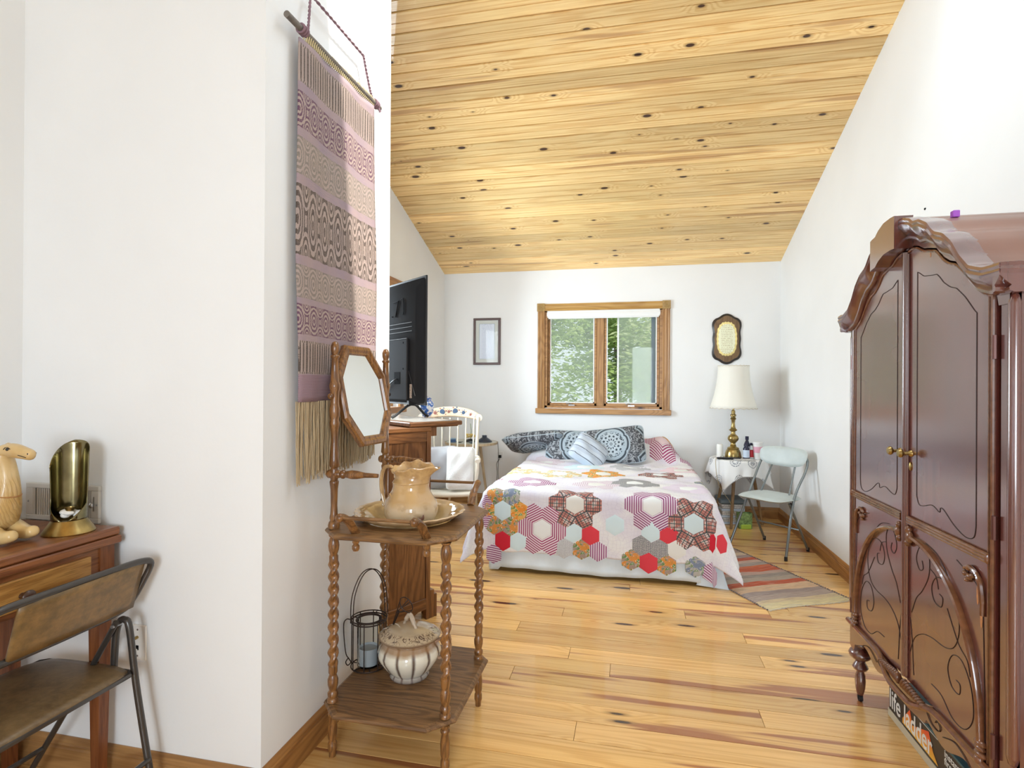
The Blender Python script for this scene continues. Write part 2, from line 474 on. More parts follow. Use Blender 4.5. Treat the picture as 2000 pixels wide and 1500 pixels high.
# floor: board sub-base and separate pine boards
fl = struct(MB().box(XL - .1, XR + .1, YR - .1, YB + .1, -.06, -.006).build('floor', M['gap']))
rf = random.Random(3)
y = YR
PW = .1275
k = 0
while y < YB:
    xx = XL - .02
    first = True
    while xx < XR:
        L = rf.uniform(1.0, 3.4) if not first else rf.uniform(.5, 3.0)
        first = False
        x1 = min(xx + L, XR + .02)
        if XR + .02 - x1 < .45: x1 = XR + .02
        L = x1 - xx
        m = MB().box(-L / 2 + .0009, L / 2 - .0009, .0012, PW - .0012, -.012, 0)
        m.build('floor_plank', M['floor'], fl, loc=((xx + x1) / 2, y, 0), bevel=.0007)
        xx = x1
    y += PW; k += 1
# ceiling boards
SKX0, SKX1, SKY0, SKY1 = -.60, 1.15, 1.72, 3.08
BW = .1455
ang = math.atan(1 / 3)
cosA, sinA = math.cos(ang), math.sin(ang)
def ceil_slab(pts, x0, x1):
    return [(y, cz(y) + .02) for y in pts] + [(y, cz(y) + .1) for y in reversed(pts)]
cm_ = MB()
for pts, x0_, x1_ in (((YR, 0), XL, XR), ((0, SKY0), XL, XR), ((SKY1, YB), XL, XR), ((SKY0, SKY1), XL, SKX0), ((SKY0, SKY1), SKX1, XR)):
    # the ridge point is shared by both slopes
    q = [(y if y != 0 else (1e-6 if pts[1] > 0 else 0.)) for y in pts]
    cm_.prism(ceil_slab(q, x0_, x1_), 'x', x0_, x1_)
ce = struct(cm_.build('ceiling', M['gap']))
prof = [(.0028, .018), (.0028, .009), (.0070, 0), (.0695, 0), (.0712, .006), (.0738, .006), (.0755, 0), (.1390, 0), (.1427, .009), (.1427, .018)]
RF = Matrix(((-1, 0, 0, 0), (0, -cosA, sinA, 0), (0, sinA, cosA, 0), (0, 0, 0, 1))).to_euler()
RR = Matrix(((-1, 0, 0, 0), (0, -cosA, -sinA, 0), (0, -sinA, cosA, 0), (0, 0, 0, 1))).to_euler()
protos = {}
def cplank(x0, x1, yy, zz, rot):
    L_ = round(x1 - x0, 3)
    if L_ not in protos:
        o = protos[L_] = MB().prism(prof, 'x', -L_ / 2, L_ / 2).build('ceiling_plank', M['ceil'], ce)
    else: o = inst(protos[L_], ce, (0, 0, 0))
    o.location = ((x0 + x1) / 2, yy, zz); o.rotation_euler = rot
for i in range(int(YB / cosA / BW) + 1):
    s = i * BW; yy = YB - s * cosA; y2 = yy - BW * cosA
    if y2 < -.06: break
    if yy > SKY0 and y2 < SKY1:
        cplank(XL, SKX0, yy, cz(YB) + s * sinA, RF); cplank(SKX1, XR, yy, cz(YB) + s * sinA, RF)
    else: cplank(XL, XR, yy, cz(YB) + s * sinA, RF)
for i in range(int(3.2 / cosA / BW) + 1):
    s = i * BW; cplank(XL, XR, -s * cosA, cz(1e-9) - s * sinA, RR)
# unseen skylight added to fill the room with light: curb, frame and pane
sk = thing('window_6', '', ''); del sk['label']; del sk['category']; sk['kind'] = 'structure'
def skp(name, mat, x0, x1, y0, y1, za, zb):
    return MB().prism([(y0, cz(y0) + za), (y1, cz(y1) + za), (y1, cz(y1) + zb), (y0, cz(y0) + zb)], 'x', x0, x1).build(name, mat, sk)
skp('curb', M['white'], SKX0 - .03, SKX0, SKY0 - .03, SKY1 + .03, -.012, .30); skp('curb', M['white'], SKX1, SKX1 + .03, SKY0 - .03, SKY1 + .03, -.012, .30)
skp('curb', M['white'], SKX0, SKX1, SKY0 - .03, SKY0 + .04, -.012, .30); skp('curb', M['white'], SKX0, SKX1, SKY1 - .04, SKY1 + .03, -.012, .30)
skp('pane', M['glass'], SKX0, SKX1, SKY0, SKY1, .20, .206)

# roof eaves outside
# baseboards (moulded top)
bp = [(0, 0), (.017, 0), (.017, .078), (.013, .083), (.013, .088), (.015, .091), (.011, .096), (.011, .100), (.008, .108), (.004, .116), (0, .116)]
def bboard_x(name, xw, sgn, y0, y1):
    return struct(MB().prism([(xw + sgn * p[0], p[1]) for p in bp], 'y', y0, y1).build(name, M['trimy']))
def bboard_y(name, yw, sgn, x0, x1):
    return struct(MB().prism([(yw + sgn * p[0], p[1]) for p in bp], 'x', x0, x1).build(name, M['trim']))
bboard_x('baseboard_right', XR, -1, YR, YB)
bboard_x('baseboard_left', XL, 1, PB, YB)
bboard_x('baseboard_partition', XP, 1, PF - .017, PB)
bboard_y('baseboard_alcove', PF, -1, XL, XP)
bboard_y('baseboard_back', YB, -1, XL, XR)
bboard_x('baseboard_near', XL, 1, YR, PF)

# ---- window_1 in the back wall
w = thing('window_1', '', ''); del w['label']; del w['category']
w['kind'] = 'structure'
w.location = (-.335, YB, WZ0)
def wb(name, mat, x0, x1, y0, y1, z0, z1, bev=.003, par=None):
    return MB().box(x0 + .335, x1 + .335, y0, y1, z0 - WZ0, z1 - WZ0).build(name, mat, par or w, bevel=bev)
for sx0, sx1 in ((-1.064, -.983), (.313, .392)):
    mb = MB(); a = sx0 + .335; b = sx1 + .335
    prof_ = [(a, 0), (a, -.018), (a + .012, -.022), (a + .022, -.016), (a + .03, -.022), (b - .03, -.022), (b - .022, -.016), (b - .012, -.022), (b, -.018), (b, 0)]
    mb.prism(prof_, 'z', 1.118 - WZ0, 2.225 - WZ0).build('side_casing', M['trimz'], w)
mb = MB(); prof_ = [(2.225, 0), (2.225, -.018), (2.237, -.022), (2.25, -.016), (2.26, -.022), (2.285, -.022), (2.298, -.016), (2.306, -.018), (2.306, 0)]
mb.prism([(p[1], p[0] - WZ0) for p in prof_], 'x', -.985 + .335, .315 + .335).build('head_casing', M['gold_trim'], w)
for cx in (-1.0265, .355):
    b = wb('rosette_block', M['block'], cx - .044, cx + .044, -.028, 0, 2.222, 2.312, .002)
    mr = MB()
    for rr, hh in ((.034, .006), (.024, .006), (.012, .009)):
        mr.tube([(rr * math.cos(t_ * PI / 12), -.028, rr * math.sin(t_ * PI / 12)) for t_ in range(24)], .004, 6, closed=True)
    mr.ball((0, -.028, 0), .008, .006, .008, 10)
    mr.build('rosette_ring', M['block'], b, smooth=True, loc=(cx + .335, 0, 2.267 - WZ0))
wb('stool', M['trim'], -1.082, .408, -.045, 0, 1.062, 1.120, .004)
jm = MB()
for a in ((-.985, -.955, WZ0, WZ1), (.285, .315, WZ0, WZ1), (-.985, .315, WZ0, 1.150), (-.985, .315, 2.215, WZ1)):
    jm.box(a[0] + .335, a[1] + .335, .0, .13, a[2] - WZ0, a[3] - WZ0)
jm.build('jamb', M['trim'], w)
wb('mullion', M['trimz'], -.398, -.318, .035, .10, 1.150, 2.215)
for (x0, x1) in ((-.953, -.40), (-.316, .283)):
    s_ = MB(); fwid = .026
    for a in ((x0, x0 + fwid, 1.15, 2.215), (x1 - fwid, x1, 1.15, 2.215), (x0, x1, 1.15, 1.182), (x0, x1, 2.19, 2.215)):
        s_.box(a[0] + .335, a[1] + .335, .05, .085, a[2] - WZ0, a[3] - WZ0)
    so = s_.build('sash', M['trim'], w, bevel=.003)
    MB().box(x0 + fwid + .335, x1 - fwid + .335, .066, .070, 1.182 - WZ0, 2.19 - WZ0).build('pane', M['glass'], so)
    lf = MB()
    for a in ((x0 + fwid, x0 + fwid + .012), (x1 - fwid - .012, x1 - fwid)): lf.box(a[0] + .335, a[1] + .335, .046, .052, 1.182 - WZ0, 2.19 - WZ0)
    lf.box(x0 + fwid + .335, x1 - fwid + .335, .046, .052, 1.182 - WZ0, 1.194 - WZ0)
    lf.build('screen_frame', M['white'], so)
    cm = MB(); xc = (x0 + x1) / 2 + .335
    cm.box(xc - .035, xc + .035, .02, .05, 1.15 - WZ0, 1.165 - WZ0).tube([(xc, .03, .04), (xc - .02, .02, .055), (xc - .05, .015, .05)], .006, 8)
    cm.ball((xc - .052, .015, .05), .009, n=8)
    cm.build('crank', M['steel'], so, smooth=True)
wb('outer_stile', M['white'], -.175, -.155, .115, .13, 1.15, 2.215, 0)
wb('outer_grey_strip', M['grey'], .200, .245, .115, .13, 1.15, 2.215, 0)  # upright grey strip outside the right pane
MB().box(-.155 + .335, .2 + .335, .118, .1185, .03, 1.09).build('insect_screen', M['screen'], w)
MB().box(-.92 + .335, -.42 + .335, .118, .1185, .03, 1.09).build('insect_screen', M['screen'], w)
rb = MB(); rb.lathe([(.0, -.625), (.030, -.625), (.030, .625), (.0, .625)], 16, M=Matrix.Translation((-.335 + .335, .018, 2.188 - WZ0)) @ rotm(0, PI / 2, 0), caps=False)
rb.box(-.62, .62, -.008, .004, 2.150 - WZ0, 2.225 - WZ0)
rb.build('roller_blind', M['white'], w, smooth=True)
wb('blind_hem_bar', M['white'], -.945, .275, -.004, .006, 2.135, 2.150)

# ---- plainer windows that light the room; the rear two are added, unseen
def side_window(n, axis, p, a0, a1, z0, z1, sgn):
    w = thing('window_%d' % n, '', ''); del w['label']; del w['category']; w['kind'] = 'structure'
    def bx(name, mat, u0, u1, d0, d1, za, zb, bev=.003):
        d0, d1 = sorted((p + sgn * d0, p + sgn * d1))
        mb = MB()
        if axis == 'x': mb.box(d0, d1, u0, u1, za, zb)
        else: mb.box(u0, u1, d0, d1, za, zb)
        return mb.build(name, mat, w, bevel=bev)
    cw = .085
    bx('side_casing', M['trimz'], a0 - cw, a0, 0, .022, z0 - .02, z1)
    bx('side_casing', M['trimz'], a1, a1 + cw, 0, .022, z0 - .02, z1)
    bx('head_casing', M['trimy'], a0 - cw, a1 + cw, 0, .024, z1, z1 + .09)
    bx('stool', M['trimy'], a0 - cw - .02, a1 + cw + .02, -.0, .045, z0 - .055, z0)
    mid = (a0 + a1) / 2
    for u0, u1 in ((a0, mid - .03), (mid + .03, a1)):
        for q in ((u0, u0 + .04, z0, z1), (u1 - .04, u1, z0, z1), (u0 + .04, u1 - .04, z0, z0 + .04), (u0 + .04, u1 - .04, z1 - .04, z1)):
            bx('sash_rail', M['trimz'], q[0], q[1], -.09, -.05, q[2], q[3])
        bx('pane', M['glass'], u0 + .04, u1 - .04, -.072, -.068, z0 + .04, z1 - .04, 0)
    bx('mullion', M['trimz'], mid - .03, mid + .03, -.1, -.03, z0, z1)
side_window(2, 'x', XL, *LW[1][:2], *LW[1][2:], 1)
side_window(3, 'x', XL, *LW[0][:2], *LW[0][2:], 1)
side_window(4, 'y', YR, *RW[0], .7, 2.5, 1)
side_window(5, 'y', YR, *RW[1], .7, 2.5, 1)

# ---- outside: ground and trees behind the back window
struct(MB().box(-25, 25, 6.6, 45, -.7, -.6).build('ground', plain('grass_ground', (.16, .24, .07), .9, var=.3, scale=1)))
def leafmat(nm, c1, c2):
    t = NT(nm, rough=.55)
    n = t.noise(t.coord(), 2.5, 3)
    col = t.mix(t.map(n, .35, .65), c1, c2)
    t.set('color', col)
    tr = t.n.new('ShaderNodeBsdfTranslucent'); t.put(tr, 0, col)
    mx = t.n.new('ShaderNodeMixShader'); mx.inputs[0].default_value = .45
    t.l.new(t.b.outputs[0], mx.inputs[1]); t.l.new(tr.outputs[0], mx.inputs[2])
    t.l.new(mx.outputs[0], t.n['Material Output'].inputs[0]); return t.m
bark = plain('bark', (.16, .12, .09), .9, var=.3, scale=20, bump=.6)
lm = [leafmat('maple_leaf', (.26, .38, .12), (.46, .54, .24)), leafmat('pale_leaf', (.36, .44, .22), (.56, .58, .36))]
def tree(x, y, h, r, n, li, label, seed, zlo=.4, leaf=.07):
    rg = random.Random(seed)
    t = thing('tree', label, 'tree', (x, y, -.6), 0, None)
    m = MB(); trunk = [(0, 0, 0), (.05, .02, h * .35), (-.04, .05, h * .6), (.05, 0, h * .9)]
    m.tube(catmull(trunk, 4), [.15 - .011 * i for i in range(13)], 8)
    brs = []
    for k in range(16):
        z0 = rg.uniform(.22, .8) * h; a = rg.uniform(0, 2 * PI); L = r * rg.uniform(.6, 1)
        p = [(0, 0, z0), (math.cos(a) * L * .5, math.sin(a) * L * .5, z0 + rg.uniform(.0, .3)), (math.cos(a) * L, math.sin(a) * L, z0 + rg.uniform(-.2, .6))]
        c = catmull(p, 4); brs.append(c); m.tube(c, [.035 - .003 * i for i in range(9)], 6)
    m.build('trunk', bark, t, smooth=True)
    f = MB()
    cl = []
    for c in brs:
        for q in c[2:]: cl.append((q, .38))
    for k in range(26): cl.append((Vector((rg.gauss(0, r * .5), rg.gauss(0, r * .5), rg.uniform(zlo, h))), .5))
    for i in range(n):
        c, s_ = rg.choice(cl)
        p = c + Vector((rg.gauss(0, s_), rg.gauss(0, s_), rg.gauss(0, s_ * .7)))
        a, b, g = rg.uniform(0, 6.3), rg.uniform(-.9, .9), rg.uniform(-.9, .9)
        u = Vector((math.cos(a), math.sin(a), b * .6)).normalized() * leaf * rg.uniform(.6, 1.2)
        v = Vector((-math.sin(a), math.cos(a), g)).normalized() * leaf * .55
        f.add([p - u, p - v * .9 - u * .1, p + u, p + v * .9 - u * .1], [(0, 1, 2, 3)])
    stuff(f.build('foliage', lm[li], t))
tree(-2.1, 10.6, 5.4, 1.35, 9000, 0, 'bright green tree seen through the left pane of the far window', 5)
tree(1.35, 10.9, 5.2, 1.35, 9000, 1, 'paler green tree seen through the right pane of the far window', 8)
tree(-.5, 17.5, 6.5, 2.8, 13000, 0, 'tree standing behind the two nearer trees outside the far window', 13, leaf=.11)

for k, (y_, z_) in enumerate(((3.318, 2.325), (3.829, 2.310))):
    o = MB().ball((0, 0, 0), .004, .009, .006, 8).build('nail', M['dark'], None, smooth=True, loc=(XR - .001, y_, z_))
    tag(o, ('dark nail mark on the right wall high above the armoire crest', 'dark nail mark on the right wall just left of the armoire crest')[k], 'nail')
# ================================================================ sewing table (against the left wall)
TX, TY = -1.72, 1.575           # front edge, far end
st = thing('sewing_table', 'walnut-brown sewing table with lighter drawer front in the left corner', 'table', (-1.955, 1.15, 0))
def L(mb, name, mat, bev=.003, par=None, smooth=False):
    return mb.build(name, mat, par or st, bevel=bev, smooth=smooth)
ox, oy = 1.955, -1.15
def tb(x0, x1, y0, y1, z0, z1): return MB().box(x0 + ox, x1 + ox, y0 + oy, y1 + oy, z0, z1)
L(tb(-2.18, TX, .72, TY, .860, .887), 'table_top', M['tbl'], .005)
L(tb(-2.175, TX + .004, .722, TY + .003, .832, .858), 'folding_leaf', M['tbl'], .004)
L(tb(-2.16, TX - .018, .79, TY - .045, .70, .830), 'apron', M['tbl'])
dr = L(tb(TX - .018, TX - .004, .86, 1.474, .722, .812), 'drawer', M['tbld'], .002)
kb = MB(); kb.lathe([(.0, 0), (.009, 0), (.008, .012), (.017, .02), (.019, .028), (.014, .034), (0, .036)], 14, M=Matrix.Translation((TX - .004 + ox, 1.263 + oy, .762)) @ rotm(0, PI / 2, 0), caps=False)
L(kb, 'drawer_knob', plain('dark_knob', (.07, .03, .015), .3), 0, dr, True)
for (x, y) in ((TX - .016, TY - .015), (-2.17, TY - .015), (TX - .016, .76), (-2.17, .76)):
    m = MB()
    s0, s1 = .024, .015
    cx, cy = x + ox - (.024 if x > -2 else -.024), y + oy - (.024 if y > 1 else -.024)
    top = [(cx - s0, cy - s0), (cx + s0, cy - s0), (cx + s0, cy + s0), (cx - s0, cy + s0)]
    bot = [(cx - s1, cy - s1), (cx + s1, cy - s1), (cx + s1, cy + s1), (cx - s1, cy + s1)]
    m.add([(*p, 0) for p in bot] + [(*p, .70) for p in top], [(3, 2, 1, 0), (0, 1, 5, 4), (1, 2, 6, 5), (2, 3, 7, 6), (3, 0, 4, 7)])
    m.box(cx - s0 - .001, cx + s0 + .004, cy - s0, cy + s0 + .002, .70, .8315)
    L(m, 'leg', M['tblz'], 0)

# ================================================================ brown folding chair
bc = thing('folding_chair', 'brown vinyl folding chair with dark tube frame tucked under the sewing table', 'chair', (-1.72, 1.30, 0))
ox, oy = 1.72, -1.30
def BP(*p): return [(a + ox, b + oy, c) for a, b, c in p]
yN, yF = 1.030, 1.545
# back hoop: one bent tube, top rail, ends curling to lower rail
hoop = catmull(BP((-1.60, yN + .04, .655), (-1.585, yN + .005, .70), (-1.565, yN + .0, .765), (-1.565, yN + .045, .795), (-1.565, yN + .15, .800), (-1.565, yF - .15, .800), (-1.565, yF - .035, .797), (-1.568, yF + .003, .778), (-1.59, yF - .006, .72), (-1.612, yF - .025, .665), (-1.618, yF - .06, .640), (-1.618, yF - .2, .636), (-1.618, yN + .2, .636), (-1.614, yN + .07, .640)), 5)
MB().tube(hoop, .0105, 10, closed=True).build('back_tube', M['browntube'], bc, smooth=True)
def bk(u, v):
    y = yN + .090 + .02 * v + (yF - yN - .115 - .02 * v) * u
    z = .640 + .155 * v
    return (-1.612 + .047 * v + .010 * math.sin(PI * u) + ox, y + (.02 * (1 - v) if u < .01 else 0) + oy, z)
MB().surf(bk, 16, 6).build('backrest', M['bboard'], bc, smooth=True, thick=.008)
def seat(u, v):
    x = -1.955 + .375 * u; y = 1.06 + .440 * v
    rr = 1 - .06 * (abs(2 * u - 1) ** 6) * (abs(2 * v - 1) ** 6)
    return (-1.7675 + (x + 1.7675) * rr + ox, 1.28 + (y - 1.28) * rr + oy, .452 - .012 * (abs(2 * u - 1) ** 4 + abs(2 * v - 1) ** 4))
MB().surf(seat, 16, 16).build('seat', M['bvinyl'], bc, smooth=True, thick=.02)
rim = [(-1.585, 1.075), (-1.585, 1.485), (-1.60, 1.500), (-1.93, 1.500), (-1.95, 1.485), (-1.95, 1.075), (-1.93, 1.06), (-1.60, 1.06)]
MB().tube([(a + ox, b + oy, .435) for a, b in rim], .009, 8, closed=True).build('seat_rim', M['browntube'], bc, smooth=True)
for y in (yN + .0, yF - .035):
    MB().tube(catmull(BP((-1.672, y, .44), (-1.665, y, .545), (-1.650, y, .592), (-1.632, y, .600), (-1.612, y, .575), (-1.585, y, .40), (-1.545, y, .20), (-1.505, y, .012)), 5), .0105, 10).build('front_leg', M['browntube'], bc, smooth=True)
    rl = MB().tube(BP((-1.640, y - .022, .60), (-1.735, y - .022, .445), (-2.02, y - .022, .012)), .0095, 10).build('rear_leg', M['browntube'], bc, smooth=True)
    MB().lathe([(0, 0), (.012, 0), (.012, .025), (0, .025)], 10).build('rubber_foot', M['rubber'], bc, loc=(-1.505 + ox, y + oy, 0))
    MB().lathe([(0, 0), (.012, 0), (.012, .025), (0, .025)], 10).build('rubber_foot', M['rubber'], bc, loc=(-2.018 + ox, y - .022 + oy, 0))
    MB().tube(BP((-1.645, y - .034, .588), (-1.645, y + .012, .588)), .006, 8).build('rivet', M['steel'], bc, smooth=True)
MB().tube(BP((-1.530, yN, .155), (-1.530, yF - .035, .155)), .008, 8).build('stretcher', M['browntube'], bc, smooth=True)
MB().tube(BP((-1.93, yN - .02, .150), (-1.93, yF - .057, .150)), .008, 8).build('stretcher', M['browntube'], bc, smooth=True)

# ================================================================ carved camel
def camwood():
    t = NT('carved_camel_wood', rough=.32, coat=.3)
    x, y, z = t.sep(t.coord())
    n = t.noise(t.coord(), 12, 4)
    col = t.mix(t.map(n, .3, .7), (.58, .35, .11), (.76, .57, .29))
    fur = t.m_('SINE', t.m_('ADD', t.m_('MULTIPLY', t.m_('ADD', x, t.m_('ADD', t.m_('MULTIPLY', y, .8), t.m_('MULTIPLY', z, .25))), 620), t.m_('MULTIPLY', t.noise(t.coord(), 26, 2), 12)))
    low = t.map(z, .22, .16, 0, 1)
    gate = t.m_('MULTIPLY', low, t.map(fur, -.2, .6))
    t.set('color', t.mix(t.m_('MULTIPLY', gate, .35), col, (.46, .25, .08)))
    t.bump(gate, .5, .004)
    return t.m
cmw = camwood()
ca = thing('camel_figurine', 'carved blond wood camel figurine kneeling on the sewing table', 'figurine', (-1.98, 1.33, .887))
def skin(name, verts, edges, mat, parent, sub=2):
    me = bpy.data.meshes.new(name)
    me.from_pydata([v[0] for v in verts], edges, [])
    o = bpy.data.objects.new(name, me); COL.objects.link(o)
    md = o.modifiers.new('k', 'SKIN'); md.use_smooth_shade = True
    for i, v in enumerate(verts):
        r = v[1]; me.skin_vertices[0].data[i].radius = r if isinstance(r, tuple) else (r, r)
    me.skin_vertices[0].data[0].use_root = True
    s = o.modifiers.new('s', 'SUBSURF'); s.levels = sub; s.render_levels = sub
    dg = bpy.context.evaluated_depsgraph_get(); dg.update()
    m2 = bpy.data.meshes.new_from_object(o.evaluated_get(dg))
    bpy.data.objects.remove(o)
    m2.materials.clear(); m2.materials.append(mat)
    for p in m2.polygons: p.use_smooth = True
    ob = bpy.data.objects.new(name, m2); COL.objects.link(ob); ob.parent = parent
    return ob
cv = [((-.04, 0, .085), .064), ((.05, 0, .085), .064), ((.084, 0, .078), .060), ((.104, 0, .145), .039), ((.108, 0, .200), .029), ((.094, 0, .250), .027), ((.086, 0, .284), .027),
      ((.125, 0, .286), (.024, .026)), ((.165, 0, .278), (.019, .021)), ((.206, 0, .270), (.0145, .017)), ((-.10, 0, .08), .058), ((-.15, 0, .07), .04), ((0, 0, .165), .03), ((0, 0, .19), .014)]
skin('body', cv, [(0, 1), (1, 2), (2, 3), (3, 4), (4, 5), (5, 6), (6, 7), (7, 8), (8, 9), (0, 10), (10, 11), (0, 12), (12, 13)], cmw, ca)
cml = plain('carved_leg_wood', (.66, .46, .20), .34, coat=.3, var=.15, scale=14)
for s in (-1, 1):
    skin('foreleg', [((.060, s * .030, .050), .034), ((.100, s * .036, .030), .028), ((.140, s * .034, .024), .022), ((.178, s * .028, .036), .017)], [(0, 1), (1, 2), (2, 3)], cml, ca)
    skin('hind_leg', [((-.10, s * .045, .08), .032), ((-.04, s * .055, .028), .024), ((-.12, s * .055, .020), .018)], [(0, 1), (1, 2)], cmw, ca)
    MB().ball((0, 0, 0), .0055, .0035, .0045, 12).build('eye', plain('camel_eye', (.02, .015, .01), .1), ca, smooth=True, loc=(.131, s * .0205, .289))
    MB().tube([(.120, s * .0228, .2885), (.126, s * .0232, .2945), (.135, s * .0222, .2955), (.142, s * .0205, .290)], .0011, 6).build('eyelid', M['groove'], ca, smooth=True)
    MB().tube(catmull([(.168, s * .0175, .2725), (.182, s * .0160, .2690), (.194, s * .0140, .2655)], 4), .0010, 6).build('mouth_line', M['groove'], ca, smooth=True)
    MB().ball((0, 0, 0), .0022, .0014, .0028, 8).build('nostril', M['groove'], ca, smooth=True, loc=(.198, s * .0120, .2765))
    skin('ear', [((.084, s * .020, .298), .007), ((.066, s * .027, .298), .006), ((.052, s * .031, .295), .003)], [(0, 1), (1, 2)], cmw, ca, 1)
MB().tube(catmull([(.104 + .0325 * math.cos(a), .0335 * math.sin(a), .148 - .006 * math.cos(a)) for a in [k * PI / 6 for k in range(12)]], 2), .0025, 6, closed=True).build('collar_band', plain('collar', (.42, .2, .06), .4), ca, smooth=True)

# ================================================================ brass scoop vase
bv = thing('brass_scoop_holder', 'brass scoop-shaped holder with flared base and tissue inside, beside the camel', 'holder', (-1.812, 1.470, .887))
MB().lathe([(0, 0), (.072, 0), (.073, .004), (.058, .028), (.050, .040), (.048, .044), (0, .044)], 32, caps=False).build('flared_base', M['brass'], bv, smooth=True)
def scoop(u, v):
    # v up, u around; opening faces the room (+x,-y)
    zt = .30
    z = .040 + (zt - .04) * v
    half = PI * (1 - .48 * min(1, v * 1.6)) if v < .35 else PI * .50
    half = PI * (.98 - .46 * min(1, v / .22))
    a = math.radians(125) + (u - .5) * 2 * half
    r = .047 + .006 * v
    cut = abs(u - .5) * 2
    z = min(z, zt - .045 * cut ** 2.4 - .06 * max(0, (u - .5)) ** 1.2 * 1.6)
    return (r * math.cos(a), r * math.sin(a), z)
MB().surf(scoop, 36, 24).build('scoop_shell', M['brass_dark'], bv, smooth=True, thick=.0022)
m = MB(); rg = random.Random(2)
for k in range(5):
    m.ball((rg.uniform(-.02, .02), rg.uniform(-.02, .02), .058 + rg.uniform(0, .012)), rg.uniform(.014, .024), rg.uniform(.012, .02), rg.uniform(.008, .014), 10)
m.build('tissue', M['tissue'], bv, smooth=True)
MB().lathe([(.010, 0), (.014, .02), (.012, .02), (.009, .002)], 16).build('thimble', M['brass'], bv, smooth=True, loc=(.008, -.004, .064))

# ================================================================ wall vent and outlet
vt = thing('wall_vent', 'beige metal wall vent grille low on the alcove wall behind the sewing table', 'vent', (-1.991, PF - .001, .950))
mb = MB(); mb.box(-.162, .162, -.012, 0, -.066, -.048).box(-.162, .162, -.012, 0, .048, .066).box(-.162, -.128, -.012, 0, -.048, .048).box(.128, .162, -.012, 0, -.048, .048)
mb.build('frame', M['ventm'], vt, bevel=.002)
MB().box(-.13, .13, -.003, 0, -.05, .05).build('backing', M['dark'], vt)
sl = MB().box(-.0026, .0026, -.011, -.003, -.048, .048).build('slat', M['ventm'], vt, bevel=.0006)
sl.location = (-.124, 0, 0)
for k in range(1, 27):
    inst(sl, vt, (-.124 + k * .0096, 0, 0), (0, 0, .5 if k < 17 else -.5))
MB().tube([(.142, -.012, .028), (.142, -.014, -.022)], .0018, 6).ball((.142, -.022, 0), .008, .008, .010, 10).build('damper_lever', M['steel'], vt, smooth=True)
for x in (-.150, .154): MB().ball((x, -.012, 0), .004, .002, .004, 8).build('screw', M['steel'], vt, smooth=True)
ou = thing('wall_plate', 'ivory cable and telephone wall plate beside the brown chair leg', 'wall plate', (-1.668, PF, .483))
MB().box(-.0355, .0355, -.006, 0, -.061, .061).build('plate', plain('ivory_plate', (.80, .76, .70), .4), ou, bevel=.003)
MB().tube([(0, -.004, .018), (0, -.018, .018)], .0055, 10).tube([(0, -.016, .018), (0, -.022, .018)], .002, 6).build('coax_jack', M['brass'], ou, smooth=True)
MB().box(-.005, .005, -.0075, -.005, -.022, -.010).box(.001, .005, -.0075, -.005, -.026, -.020).build('phone_jack', M['dark'], ou)
for z in (.044, -.046): MB().ball((0, -.006, z), .0035, .0018, .0035, 8).build('screw', plain('plate_screw', (.12, .08, .06), .4), ou, smooth=True)

